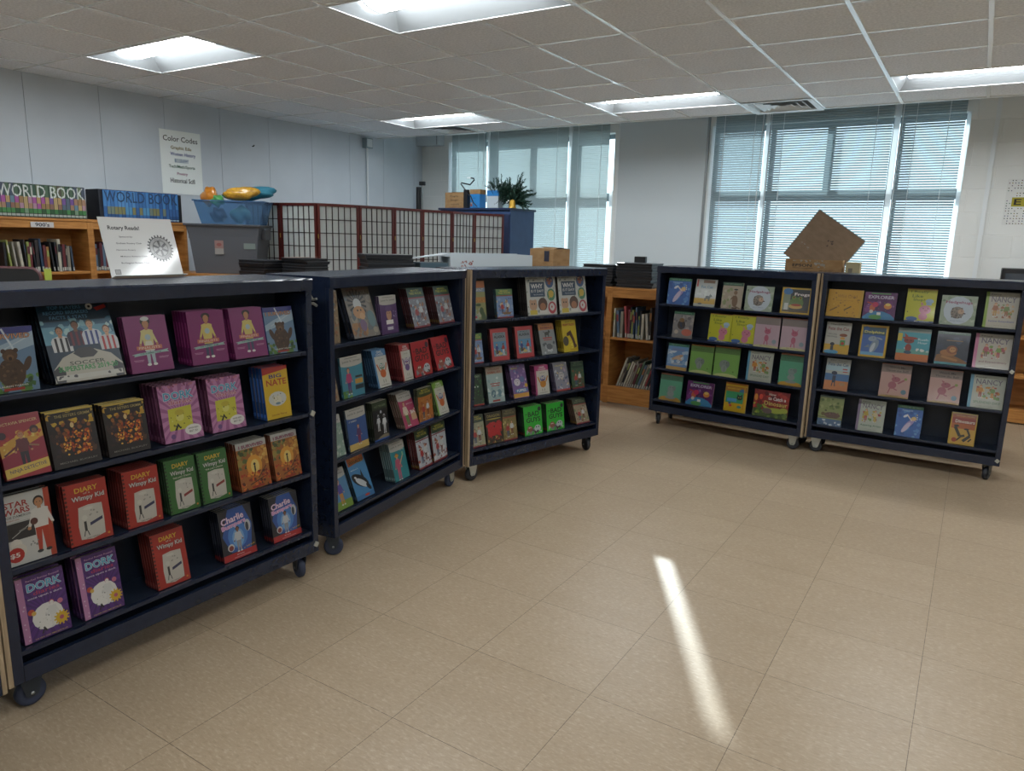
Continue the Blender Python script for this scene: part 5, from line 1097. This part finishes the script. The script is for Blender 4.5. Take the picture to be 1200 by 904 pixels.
# ------------------------------------------------------------------ black trays in stacks
def tray_mesh(w, d, t):
    m = MB(); m.bbox(0, 0, 0, w, d, t*.72, .0018, M_BLACK).bbox(-.004, -.004, t*.72, w+.004, d+.004, t, .0012, mat_tray); return m.mesh('folded_tray')
mat_tray = mat('charcoal_plastic_lid', '#2a2e35', .35)
def stack(org, rz, w, d, t, n, seed, label, group, z0):
    me = tray_mesh(w, d, t-.0012); rng = random.Random(seed); s = None
    for k in range(n):
        dx, dy = rng.uniform(-.012, .012), rng.uniform(-.012, .012)
        o = link('laptop_case', me, None, (org[0]+dx, org[1]+dy, z0+.001+k*t), (0, 0, rz+rng.uniform(-.03, .03)))
        pos = 'topmost' if k == n-1 else ('lowest' if k == 0 else ORD[k]+' from bottom')
        tag(o, f'black case, {pos} in {label}', 'case', group)
stack((-5.33, 4.03), .05, .30, .24, .0235, 6, 1, 'the stack touching the grey tote', 'black cases beside the tote', 1.111)
stack((-5.01, 4.22), -.06, .30, .24, .0235, 7, 2, 'the stack with pinkish paper', 'black cases by the screen', 1.111)
sh = MB(); q = [(0, 0, 0), (.12, 0, .002), (.25, .02, .008), (.26, .22, .012), (.13, .2, .004), (0, .2, .0)]
sh.add([(x, y, z) for x, y, z in q]+[(x, y, z+.0006) for x, y, z in q], [(0, 1, 4, 5), (1, 2, 3, 4), (11, 10, 7, 6), (10, 9, 8, 7)], mat('pinkish_paper', '#d3b9a8', .7))
so = sh.obj('paper_sheet', None, loc=(-5.01, 4.20, 1.111+.166), rot=(0, 0, .2)); tag(so, 'loose pinkish paper sheet lying on the black cases beside the tote', 'paper')
stack((-2.78, 6.13), .03, .34, .27, .0245, 9, 5, 'the right pile above the gap bookcase', 'black cases on the oak case, right pile', 1.076)
stack((-3.14, 6.16), -.05, .31, .25, .0245, 8, 6, 'the left pile above the gap bookcase', 'black cases on the oak case, left pile', 1.076)
dk = thing('small_box', 'small black box standing on the pile of black cases', 'box', (-2.66, 6.24, 1.076+.2225+.001), .05)
MB().bbox(0, 0, 0, .105, .05, .055, .004, M_BLACK).obj('body', dk)

# ------------------------------------------------------------------ long white carton and brown boxes behind the carts
M_WCARD = mat('white_cardboard', '#b9c3c9', .6)
u = Vector((math.cos(cE_ang), math.sin(cE_ang)))
stack((cE_org.x+u.x*.13-u.y*.03, cE_org.y+u.y*.13+u.x*.03), cE_ang, .33, .26, .0305, 9, 3, 'the stack behind the second cart', 'black cases behind the second cart', 1.076)
P = cE_org+u*.73+Vector((-u.y, u.x))*.04
wbx = thing('white_carton', 'long low white open carton behind the hinge of two carts', 'carton', (P.x, P.y, 1.0765), cE_ang)
m_ = MB(); w, d, h, t = .65, .30, .285, .004
m_.box(0, 0, 0, w, d, t, M_WCARD).box(0, 0, t, w, t, h, M_WCARD).box(0, d-t, t, w, d, h+.004, M_WCARD).box(0, t, t, t, d-t, h-.02, M_WCARD).box(w-t, t, t, w, d-t, h, M_WCARD)
m_.obj('body', wbx)
fl = MB(); fl.add([(0, t, h), (0, .24, h+.0), (-.24, .20, h-.035), (-.24, .03, h-.03)], [(0, 1, 2, 3)], M_WCARD); fl.add([(0, t, h-.004), (0, .24, h-.004), (-.24, .20, h-.039), (-.24, .03, h-.034)], [(3, 2, 1, 0)], M_WCARD)
fl.obj('open_flap', wbx)
a = Art(.10, .055); a.D(26, .0, .0, 1, 1, ['#a8483c', '#b8675a', '#d8a49c'], .05, .09); a.P.obj('faded_print', wbx, ink=True, loc=(.08, -.001, h-.10))
sb = MB().bbox(0, 0, 0, .21, .24, .22, .004, mat('teal_grey_binder', '#3f5560', .5)); P2 = cE_org+u*.51+Vector((-u.y, u.x))*.05
sbo = sb.obj('slate_box', None, loc=(P2.x, P2.y, 1.0765), rot=(0, 0, cE_ang)); tag(sbo, 'slate grey box under the flap of the white carton', 'box')
def carton(name, label, loc, rz, w, d, h, m, flaps=True, parts=()):
    r = thing(name, label, 'cardboard box', loc, rz); t = .004; b = MB()
    b.box(0, 0, 0, w, d, t, m).box(0, 0, t, w, t, h, m).box(0, d-t, t, w, d, h, m).box(0, t, t, t, d-t, h, m).box(w-t, t, t, w, d-t, h, m); b.obj('body', r)
    if flaps:
        f = MB(); f.add([(0, t, h), (w, t, h), (w, .0+d*.38, h+.012), (0, d*.38, h+.006)], [(0, 1, 2, 3)], m); f.obj('flap', r)
        f = MB(); f.add([(0, d, h), (w, d, h), (w, d*.6, h+.01), (0, d*.6, h+.016)], [(3, 2, 1, 0)], m); f.obj('flap', r)
    return r
P3 = cE_org+u*1.66+Vector((-u.y, u.x))*.06
bx = carton('brown_box', 'open brown cardboard box right of the blue cabinet', (-2.77-.24*math.cos(-.19), 4.93-.24*math.sin(-.19), 1.0765), -.19, .24, .20, .335, M_CARD)
MB().box(.15, -.002, .24, .20, .0, .32, mat('dark_box_label', '#2a2c3c', .4)).obj('dark_label', bx)

# box with maker's name, and flattened carton stuck in it on its corner
ex = bookcase('low oak bookcase behind the two right-hand carts', (-1.05, 6.08, 0), 0, (.87, .33), 1.075, .36, (.62,))
eb = carton('open_carton', 'open brown carton with printed maker name behind the right-hand carts', (-1.315, 6.13, 1.0765), .06, .42, .24, .305, M_CARD, False)
a = Art(.42, .305); a.T('EPSON', .30, .85, .34, .075, '#26262a', bold=True).D(10, .5, .8, .72, .93, ['#d4cfc4', '#c4bdb0'], .015, .04).D(10, .1, .93, .7, .985, ['#cfc9bd'], .01, .03).R(.14, .775, .5, .785, '#4a4238').T('IMPORTED', .72, .72, .22, .03, '#5a4c3c')
a.Tx.obj('lettering', eb, ink=True); a.P.obj('print', eb, ink=True)
yel = MB().bbox(0, 0, 0, .10, .17, .295, .003, mat('buff_card', '#b3a885', .7)); yo = yel.obj('buff_box', None, loc=(-1.315+.447, 6.12, 1.0765), rot=(0, 0, .06)); tag(yo, 'small buff box right of the open carton behind the carts', 'box')
m_ = MB(); m_.box(.02, -.001, .19, .05, .0, .25, mat('grey_print', '#7c7668', .7)); m_.obj('print_patch', yo)
# tilted carton: thin box turned in its own plane
tcn = thing('flat_carton', 'flat brown carton standing on its corner in the open carton', 'cardboard box', (-1.36, 6.24, 1.42), 0)
tcn.location.y = 6.25; tcn.rotation_euler = (-.06, math.radians(34), .06)
b = MB(); b.box(0, 0, 0, .42, .055, .42, M_CARD2).box(.0, -.0015, .0, .41, .0, .125, M_CARD2); b.obj('body', tcn)
M_SILV = mat('silvery_box_rim', '#6f8288', .4); b = MB(); b.box(0, .0, .42, .42, .055, .426, M_SILV).box(.42, 0, 0, .426, .055, .426, M_SILV).box(-.006, 0, 0, 0, .055, .426, M_SILV); b.obj('rim', tcn)
a = Art(.42, .42); a.D(5, .1, .32, .32, .37, ['#c8c0b4'], .01, .022).D(6, .45, .55, .65, .7, ['#6a5648'], .012, .03); a.P.obj('print_marks', tcn, ink=True)
MB().box(.40, .005, -.001, .44, .05, -.0, mat('yellow_tape', '#b8b03c', .5)).obj('tape', tcn)

# ------------------------------------------------------------------ grey tote and blue bin
M_TOTE = mat('grey_tote_plastic', '#4f5259', .4)
def tapered(m, w0, d0, w1, d1, z0, z1, mt, t=.003, inner=True):
    def ring(w, d, z): return [(-w/2, -d/2, z), (w/2, -d/2, z), (w/2, d/2, z), (-w/2, d/2, z)]
    V = ring(w0, d0, z0)+ring(w1, d1, z1); m.add(V, [(k, (k+1) % 4, (k+1) % 4+4, k+4) for k in range(4)]+[(3, 2, 1, 0)], mt)
    if inner:
        V = ring(w0-2*t, d0-2*t, z0+t)+ring(w1-2*t, d1-2*t, z1); m.add(V, [(k+4, (k+1) % 4+4, (k+1) % 4, k) for k in range(4)]+[(0, 1, 2, 3)], mt)
        a, b = ring(w1, d1, z1), ring(w1-2*t, d1-2*t, z1); m.add(a+b, [(k, (k+1) % 4, (k+1) % 4+4, k+4) for k in range(4)], mt)
tt = thing('storage_tote', 'large grey plastic storage tote below the clear blue bin', 'storage tote', (-5.785, 4.295, 1.112), .66)
m_ = MB(); tapered(m_, .52, .38, .59, .43, 0, .33, M_TOTE); tapered(m_, .59, .43, .63, .46, .325, .42, M_TOTE); m_.obj('tub', tt)
m_ = MB(); m_.bbox(-.33, -.245, .415, .33, .245, .432, .004, mat('dark_tote_lid', '#43464c', .35)); m_.obj('lid', tt)
for s in (-1, 1): MB().bbox(s*.315-.02, -.11, .30, s*.315+.02, .11, .40, .01, M_TOTE).obj('handle', tt)
a = Art(.075, .12); a.R(0, .4, 1, 1, '#b08a86').R(0, 0, 1, .42, '#b4b2ae').O(.5, .7, .3, '#a8605c', .2); a.P.obj('sticker', tt, ink=True, loc=(-.08, -.2125, .17))
a = Art(.10, .05); a.R(0, 0, 1, 1, '#8fa09c').T('TOTE 2', .5, .5, .7, .4, '#4a5c58'); a = Art(.10, .05); a.R(0, 0, 1, 1, '#93a39f'); a.P.obj('sticker', tt, ink=True, loc=(.17, -.2145, .22))
M_CLEARBLUE = bpy.data.materials.new('clear_blue_plastic'); M_CLEARBLUE.use_nodes = True; nt = M_CLEARBLUE.node_tree; nt.nodes.clear()
o_ = nt.nodes.new('ShaderNodeOutputMaterial'); mx = nt.nodes.new('ShaderNodeMixShader'); p_ = nt.nodes.new('ShaderNodeBsdfPrincipled'); t_ = nt.nodes.new('ShaderNodeBsdfTransparent')
p_.inputs['Base Color'].default_value = lin('#5a7fa4'); p_.inputs['Roughness'].default_value = .15; t_.inputs['Color'].default_value = lin('#b4cfe8'); mx.inputs[0].default_value = .45
nt.links.new(t_.outputs[0], mx.inputs[1]); nt.links.new(p_.outputs[0], mx.inputs[2]); nt.links.new(mx.outputs[0], o_.inputs[0])
bn = thing('clear_blue_bin', 'clear blue plastic bin of craft bundles on the grey tote', 'storage bin', (-5.755, 4.325, 1.112+.433), .66)
m_ = MB(); tapered(m_, .50, .27, .60, .33, 0, .20, M_CLEARBLUE, .002, False); m_.obj('tub', bn)
m_ = MB()
for x0, y0, x1, y1 in ((-.31, -.175, .31, -.163), (-.31, .163, .31, .175), (-.31, -.163, -.298, .163), (.298, -.163, .31, .163)): m_.box(x0, y0, .195, x1, y1, .206, M_CLEARBLUE)
m_.obj('rim', bn)
def blob(name, label, cat, loc, r, m, rot=(0, 0, 0), seed=1, amp=.18, group=None, sub=3):
    bm = bmesh.new(); bmesh.ops.create_icosphere(bm, subdivisions=sub, radius=1); rng = random.Random(seed)
    ph = [(rng.uniform(2, 6), rng.uniform(2, 6), rng.uniform(2, 6), rng.uniform(0, 6)) for _ in range(5)]
    for v in bm.verts:
        k = 1+amp*sum(math.sin(a*v.co.x+b*v.co.y+c*v.co.z+d) for a, b, c, d in ph)/2.2
        v.co = Vector((v.co.x*r[0]*k, v.co.y*r[1]*k, v.co.z*r[2]*k))
    o = MB().bm(bm, m).obj(name, None, True, loc=loc, rot=rot); return tag(o, label, cat, group)
zb = 1.112+.433
M_TEAL = mat('teal_cloth', '#2f7f98', .6); M_YELB = noisy('yellow_beads_bag', '#d8a834', '#b8862a', (60, 60, 60), .3, .5, 3, .5, coat=.6); M_ORB = mat('orange_bag', '#c47a1c', .3, coat=.6); M_GRB = mat('green_bag', '#4f9c54', .3, coat=.5)
blob('cloth_bundle', 'rolled teal cloth bundle lying across the clear blue bin', 'bundle', (-5.70, 4.475, zb+.275), (.22, .085, .055), M_TEAL, (0, -.12, .60), 3)
blob('bead_bag', 'bag of yellow beads on the right side of the blue bin', 'bag', (-5.60, 4.285, zb+.268), (.155, .06, .055), M_YELB, (0, -.1, .66), 5, .12)
blob('orange_bag', 'orange bag sticking up at the left end of the blue bin', 'bag', (-5.955, 4.225, zb+.245), (.085, .06, .085), M_ORB, (0, .5, 0), 8)
blob('green_bag', 'small bright green bag at the front of the blue bin', 'bag', (-5.815, 4.205, zb+.205), (.06, .05, .05), M_GRB, (0, 0, 0), 9)
blob('folded_cloth', 'pale green cloth inside the clear blue bin', 'cloth', (-5.705, 4.355, zb+.09), (.10, .08, .07), mat('pale_green_cloth', '#6fa89c', .7), (0, 0, 0), 12)
blob('dark_bundle', 'dark purple bundle inside the left end of the clear blue bin', 'bundle', (-5.865, 4.245, zb+.08), (.07, .07, .065), mat('dark_purple_cloth', '#3f3450', .7), (0, 0, 0), 15)

# ------------------------------------------------------------------ poster on the panels, second poster on the blocks
po = thing('handwritten_poster', 'handwritten laminated Color Codes poster taped to the grey panels', 'poster', (XL+.004, 4.19, 1.825), PI/2)
W1, H1 = .43, .585
m_ = MB(); n = 8
V = [(W1*i/n, .0008*math.sin(i*1.7)-.002, H1*j/2) for j in range(3) for i in range(n+1)]
m_.add(V, [(j*(n+1)+i, j*(n+1)+i+1, (j+1)*(n+1)+i+1, (j+1)*(n+1)+i) for j in range(2) for i in range(n)], mat('laminated_paper', '#f4faf8', .25, coat=.6)); m_.obj('sheet', po)
a = Art(W1, H1); a.T('Color Codes', .5, .87, .84, .085, '#1f2a28').T('Graphic Edu', .5, .725, .5, .07, '#a08c10', bold=True).T('Women History', .54, .625, .62, .07, '#2f4ab0', bold=True).T('BIOGRAPHY', .5, .53, .34, .062, '#1078b4', bold=True).T('Tech/Math/Sports', .5, .43, .64, .062, '#0c6a40', bold=True).T('Poetry', .5, .32, .26, .055, '#c06a98', bold=True).T('Historical Scifi', .5, .215, .6, .075, '#2f3a39', bold=True)
a.Tx.obj('lettering', po, ink=True, loc=(0, -.003, 0))
pe = thing('dotted_poster', 'white poster with coloured dots at the right border', 'poster', (.115, YB-.004, 1.72), 0)
W2, H2 = .50, .40; MB().box(0, 0, 0, W2, .002, H2, M_PAPER).obj('sheet', pe)
a = Art(W2, H2); a.y_ = None; rng = random.Random(2); yy = a._y()
for i in range(22):
    for j in range(18):
        if rng.random() < .72: a.O(.03+i*.045, .03+j*.055, .010, rng.choice(['#26262c', '#4a6a9c', '#8a3a5c', '#3f8a6a', '#26262c', '#b09a3c', '#5a3a8a']), n=6, y=yy)
a.R(.10, .40, .95, .60, '#d8cc2c').R(.12, .42, .93, .58, '#d8cc2c').T('E', .19, .50, .11, .13, '#15151a', bold=True)
a.P.obj('print', pe, ink=True); a.Tx.obj('lettering', pe, ink=True)

# junction box with conduit, wall hook
jb = thing('junction_box', 'grey electrical junction box with conduit high on the left wall', 'junction box', (XL+.0005, 6.93, 2.54), PI/2)
MB().bbox(-.06, -.07, 0, .06, 0, .12, .006, mat('grey_enamel', '#7f9098', .4)).obj('box', jb)
MB().bbox(-.045, -.078, .012, .045, -.07, .108, .004, M_WHITEPAINT).obj('cover_plate', jb)
MB().tube([(0, -.03, 0), (0, -.03, -1.6), (0, -.03, -2.5)], .012, M_WHITEPAINT, 10).obj('conduit', jb)
hk = MB().tube([(0, 0, 0), (-0.0, -.02, .0), (0, -.028, .012)], .006, M_BLACK, 6); ho = hk.obj('wall_hook', None, loc=(XL, 5.24, 2.37), rot=(0, 0, PI/2)); tag(ho, 'tiny black hook on the grey panelled wall', 'hook')

# ------------------------------------------------------------------ folding screen
S = .935; SP = [(-6.011, 5.06), (-5.575, 5.143), (-5.415, 5.561), (-5.335, 6.001), (-5.317, 6.447), (-5.227, 6.884), (-5.235, 7.329), (-5.075, 7.744)]
SP = [(-6.40, 4.95)]+SP; SP = [Vector(p)*S for p in SP]; HS = 1.474+(1.78-1.474)*S
M_CHERRY = noisy('cherry_stained_wood', '#5c1f1a', '#471512', (20, 20, 4), .35, .5, 4); M_LAT = mat('dark_lattice', '#2a1f22', .5); M_RICE = translucent('rice_paper', '#cfd4d2', .35)
fs_ = thing('folding_screen', 'red-brown wooden folding screen with white paper panes', 'folding screen', (SP[3].x, SP[3].y, 0))
for k in range(8):
    a_, b_ = SP[k], SP[k+1]; d = (b_-a_); w = d.length-.006; an = math.atan2(d.y, d.x)
    T = (a_.x-SP[3].x+d.x*.003/d.length, a_.y-SP[3].y+d.y*.003/d.length, 0)
    f = MB(); t = .024
    f.bbox(0, -.01, .0, t, .01, HS, .002, M_CHERRY).bbox(w-t, -.01, 0, w, .01, HS, .002, M_CHERRY).bbox(t, -.009, HS-.026, w-t, .009, HS, .002, M_CHERRY).bbox(t, -.009, .08, w-t, .009, .106, .002, M_CHERRY)
    fo = f.obj('panel_frame', fs_, loc=T, rot=(0, 0, an))
    l = MB(); n = 6
    for i in range(1, n): x = t+(w-2*t)*i/n; l.box(x-.0035, -.006, .106, x+.0035, .001, HS-.026, M_LAT)
    for j in range(1, 13): z = HS-.026-.122*j; l.box(t, -.0055, z-.0035, w-t, .0015, z+.0035, M_LAT)
    l.obj('lattice', fo)
    MB().box(t, .002, .106, w-t, .004, HS-.026, M_RICE).obj('paper_pane', fo)
    if k: 
        h_ = MB()
        for z in (.4, 1.0, HS-.3): h_.tube([(0, -.013, z-.02), (0, -.013, z+.02)], .004, M_BRASS, 6)
        h_.obj('hinge', fo)

# ------------------------------------------------------------------ tall blue cabinet and what stands on it
M_BLUE = noisy('dark_blue_cabinet_paint', '#2a4066', '#2e456c', (10, 10, 10), .5, .4, 3); M_BLUED = mat('navy_cabinet_edge', '#1f2c4c', .45)
cb = thing('blue_cabinet', 'tall dark blue cabinet behind the wooden folding screen', 'cabinet', (-5.77, 7.31, 0))
MB().bbox(.02, .02, 0, 1.06, .56, 1.815, .003, M_BLUE).obj('body', cb)
MB().bbox(0, 0, 1.815, 1.075, .575, 1.84, .003, M_BLUED).obj('top_board', cb)
MB().bbox(.03, .002, .06, .535, .02, 1.77, .003, M_BLUED).obj('door', cb); MB().bbox(.545, .002, .06, 1.05, .02, 1.77, .003, M_BLUED).obj('door', cb)
zc = 1.8415
b1 = carton('moving_box', 'brown cardboard box at the left end of the cabinet top', (-5.70, 7.36, zc), .05, .30, .24, .185, M_CARD, True)
a = Art(.30, .185); a.T('fragile', .45, .75, .4, .12, '#5c4630').T('lamps', .45, .5, .34, .14, '#5c4630').T('cords', .5, .25, .4, .12, '#5c4630').R(.12, .4, .16, .62, '#4a3624'); a.Tx.obj('handwriting', b1, ink=True)
M_SKY = mat('bright_blue_card', '#2c7fc4', .4)
b2 = thing('blue_box', 'upright bright blue box on the cabinet, behind the black lamp arm', 'box', (-5.35, 7.40, zc), 0)
MB().bbox(0, 0, 0, .15, .12, .19, .003, M_SKY).obj('body', b2)
MB().box(-.002, -.002, .165, .154, .124, .22, M_CARD).obj('cardboard_lid', b2)
a = Art(.15, .19); a.R(.02, .1, .25, .35, '#c9ccd0').O(.14, .18, .1, '#c0586c').T('Avery', .4, .62, .3, .07, '#1c3f7c'); a.P.obj('print', b2, ink=True); a.Tx.obj('lettering', b2, ink=True)
b3 = thing('blue_carton', 'smaller blue carton stacked behind the garland on the cabinet', 'box', (-5.18, 7.53, zc), .1)
MB().bbox(0, 0, 0, .15, .12, .15, .003, M_WCARD).obj('lower_body', b3); MB().bbox(-.005, -.005, .15, .155, .125, .215, .003, M_SKY).obj('lid', b3)
la = thing('desk_lamp', 'black angled arm of a folded desk lamp on the cabinet', 'desk lamp', (-5.365, 7.335, zc))
MB().bbox(-.035, 0, 0, .02, .05, .215, .003, M_BLACK).obj('base', la)
MB().tube([(-.01, .02, .20), (-.08, .0, .285), (-.07, .0, .295), (.06, .0, .27), (.13, -.01, .325), (.125, -.012, .34), (.07, -.015, .35)], .008, M_BLACK, 8).obj('arm', la)
MB().bbox(.035, -.03, .342, .085, .0, .356, .004, M_WHITEPAINT).obj('lamp_head', la)
MB().tube([(.02, -.01, .17), (.09, -.03, .14), (.14, -.04, .06), (.20, -.045, .012)], .006, M_BLACK, 8).obj('power_cord', la)
# garland of artificial fir
rng = random.Random(77); gl_ = MB(); stem = MB()
M_FIR = noisy('fir_needles', '#1f3f34', '#37594a', (30, 30, 30), .6, .3, 2); M_STEM = mat('dark_wire_stem', '#2a2c22', .7)
cen = Vector((-4.91, 7.58, zc+.03))
tips = []
for i in range(230):
    an = rng.uniform(0, 2*PI); el = rng.uniform(.05, 1.4); Lb = rng.uniform(.14, .28)
    d = Vector((math.cos(an)*math.cos(el)*1.05, math.sin(an)*math.cos(el)*.5, math.sin(el)*.85)); tips.append((cen+Vector((rng.uniform(-.20, .17), rng.uniform(-.04, .04), rng.uniform(.01, .17))), d*Lb))
tips.append((cen+Vector((.08, 0, .14)), Vector((.13, -.02, .25)))); tips.append((cen+Vector((.10, 0, .12)), Vector((.16, -.03, .20))))
for k in range(14): tips.append((cen+Vector((.16, -.03, .04)), Vector((rng.uniform(.12, .26), rng.uniform(-.12, -.06), rng.uniform(-.10, .10)))))
for p0, dv in tips:
    e_ = p0+dv
    if e_.x < -5.0 and e_.z < zc+.25: continue
    stem.tube([p0, p0+dv*.5+Vector((0, 0, .01)), p0+dv], [.003, .0025, .0015], M_STEM, 4)
    dn = dv.normalized(); nn = int(dv.length/.0035)
    for q in range(nn):
        f = q/nn; c = p0+dv*f+Vector((0, 0, .02*f*(1-f)))
        s = Vector((rng.gauss(0, 1), rng.gauss(0, 1), rng.gauss(0, 1))); s = (s-s.dot(dn)*dn).normalized(); ln = rng.uniform(.026, .042)*(1.1-f*.4)
        if c.x < -5.0 and c.z < zc+.24: continue
        tip = c+(s*.8+dn*.55)*ln; sd = dn.cross(s)*.0045
        gl_.add([c-sd, c+sd, tip], [(0, 1, 2)], M_FIR)
ga = gl_.obj('fir_garland', None); tag(ga, 'dark green artificial fir garland heaped on the cabinet', 'garland'); stem.obj('stem', ga)
bl = thing('gold_bell', 'yellow bell ornament in front of the fir garland', 'bell', (-4.765, 7.45, zc))
MB().lathe([(.0, .098), (.012, .098), (.03, .09), (.036, .05), (.040, .02), (.046, .004), (.046, 0), (.042, .0)], mat('gold_foil', '#c49a34', .35, .3), 20).obj('bell_body', bl); MB().tube([(0, 0, .098), (0, 0, .108)], .004, M_BRASS, 6).obj('loop', bl)
for bx_, bz_ in ((-.07, .07), (-.055, .045), (-.05, .085)):
    o = blob('berry', f'small white berry on the fir garland, {["upper left", "lowest", "topmost"][[(-.07), (-.055), (-.05)].index(bx_)]} of three beside the bell', 'berry', (-4.765+bx_, 7.44, zc+bz_), (.009, .009, .009), M_WHITEPAINT, group='white berries on the garland', sub=2, amp=0)
# rolled projection screen on its tripod in the corner
ps = thing('projection_screen', 'closed black tripod projection screen standing in the far left corner', 'projection screen', (-6.34, 7.62, 0))
MB().tube([(0, 0, .35), (0, 0, 2.12)], .034, M_BLACK, 14).obj('screen_case', ps); MB().tube([(.06, .0, .1), (.06, 0, 2.17)], .011, M_STEEL, 10).obj('pole', ps); MB().bbox(.02, -.02, 2.14, .10, .02, 2.19, .006, M_BLACK).obj('top_hook', ps)
for k in range(3): an = 2*PI*k/3+.5; MB().tube([(.06, 0, .42), (.06+.26*math.cos(an)*.9, .26*math.sin(an), .012)], .009, M_STEEL, 8).obj('leg', ps)

# ------------------------------------------------------------------ sign on the nearest cart
M_ACRY = mat('sign_sheet', '#c3c3c1', .3, coat=.8)
c1d = Vector((0, 1)); sgW, sgH = .285, .225
sg = thing('table_sign', 'white printed sign with black gear emblem leaning on top of the nearest cart', 'sign', (-2.645, 1.455, ZT+.003))
sg.rotation_euler = (-.30, 0, PI/2)
m_ = MB(); n = 10; V = []
for j in range(2):
    for i in range(n+1): V.append((sgW*i/n, .0, sgH*j))
V2 = [(x, y+.002, z) for x, y, z in V]
m_.add(V, [(i, i+1, n+2+i, n+1+i) for i in range(n)], M_ACRY); m_.add(V2, [(n+1+i, n+2+i, i+1, i) for i in range(n)], M_ACRY)
m_.box(0, 0, 0, sgW, .002, .0005, M_ACRY).box(0, 0, sgH-.0005, sgW, .002, sgH, M_ACRY)
m_.obj('sheet', sg)
MB().box(0, -.03, -.0022, sgW, .004, -.0002, mat('clear_base', '#a9aeb0', .15)).obj('foot', sg)
prop = MB(); prop.add([(sgW*.3, .003, sgH*.75), (sgW*.7, .003, sgH*.75), (sgW*.7, .092, .028), (sgW*.3, .092, .028)], [(3, 2, 1, 0)], M_ACRY); prop.obj('rear_prop', sg)
a = Art(sgW, sgH); ink = '#26282c'
a.T('Rotary Reads!', .31, .815, .42, .09, ink, bold=True)
a.T('Sponsored by:', .31, .67, .18, .035, '#3a3c40').T('Graham Rotary Club', .33, .56, .34, .035, '#3a3c40').T('Alamance Rotary', .27, .45, .26, .03, '#6a6c70').T('Mebane Rotary Club', .36, .34, .36, .03, '#4a4c50').T('Burlington Rotary Club', .36, .23, .38, .035, '#3a3c40')
a.R(.06, .045, .135, .125, '#3f4144'); a.R(.065, .052, .130, .118, '#c3c3c1')
cx_, cy_, R_ = .755, .48, .155; yy = a._y()
for k in range(24):
    an = 2*PI*k/24
    def pt(r, t): return (cx_+r*math.cos(t), cy_+r*math.sin(t)/a.a)
    a.poly([pt(R_, an-.07), pt(R_*1.19, an-.05), pt(R_*1.19, an+.05), pt(R_, an+.07)], ink, yy)
a.O(cx_, cy_, R_*1.02, ink, n=40).O(cx_, cy_, R_*.96, '#c3c3c1', n=40).O(cx_, cy_, R_*.72, ink, n=40).O(cx_, cy_, R_*.66, '#c3c3c1', n=40)
yy = a._y()
for k in range(6):
    an = PI/6+PI/3*k+.15
    a.poly([pt(R_*.14, an-.7), pt(R_*.66, an-.16), pt(R_*.66, an+.16), pt(R_*.14, an+.7)], ink, yy)
a.O(cx_, cy_, R_*.2, ink, n=20).O(cx_, cy_, R_*.14, '#c3c3c1', n=20)
for word, a0, up in (('ROTARY', PI/2, 1), ('INTERNATIONAL', -PI/2, -1)):
    n_ = len(word)
    for i, ch in enumerate(word):
        an = a0-up*(i-(n_-1)/2)*.17
        p = pt(R_*.84, an); a.T(ch, p[0], p[1], .014, .022, ink, rot=an-PI/2 if up > 0 else an+PI/2)
a.P.obj('gear_emblem', sg, ink=True); a.Tx.obj('lettering', sg, ink=True)

# ------------------------------------------------------------------ chair behind the nearest cart
ch = thing('library_chair', 'black chair back with rounded corner behind the nearest cart', 'chair', (-5.09, 2.02, 0), .563)
m_ = MB(); pts = []
w_, z0_, z1_, r_c = .21, .84, 1.215, .06
for cxx, czz, a0 in ((w_-r_c, z1_-r_c, 0), (-w_+r_c, z1_-r_c, PI/2), (-w_+r_c, z0_+r_c, PI), (w_-r_c, z0_+r_c, 3*PI/2)):
    for k in range(6): an = a0+PI/2*k/5; pts.append((cxx+r_c*math.cos(an), czz+r_c*math.sin(an)))
m_.prism(pts, .20, .225, M_BLACK); m_.obj('backrest', ch)
m_ = MB(); m_.tube([(x, .2125, z) for x, z in pts]+[(pts[0][0], .2125, pts[0][1])], .013, mat('maroon_piping', '#5a3034', .5), 8); m_.obj('piping', ch)
MB().bbox(-.21, -.22, .62, .21, .2, .66, .012, M_BLACK).obj('seat', ch)
for sx in (-1, 1):
    MB().tube([(sx*.19, .20, .0), (sx*.19, .20, .64), (sx*.19, .235, .9)], .012, M_STEEL, 8).obj('leg', ch); MB().tube([(sx*.19, -.19, 0), (sx*.19, -.19, .63)], .012, M_STEEL, 8).obj('leg', ch)

lc = MB().bbox(0, 0, 0, .055, .002, .12, .0008, mat('lime_card', '#a8b84a', .6)).obj('shelf_card', None, loc=(-6.297, 2.925, 1.03), rot=(0, 0, PI/2)); tag(lc, 'lime green card taped to the oak shelf edge beside the chair back', 'card')
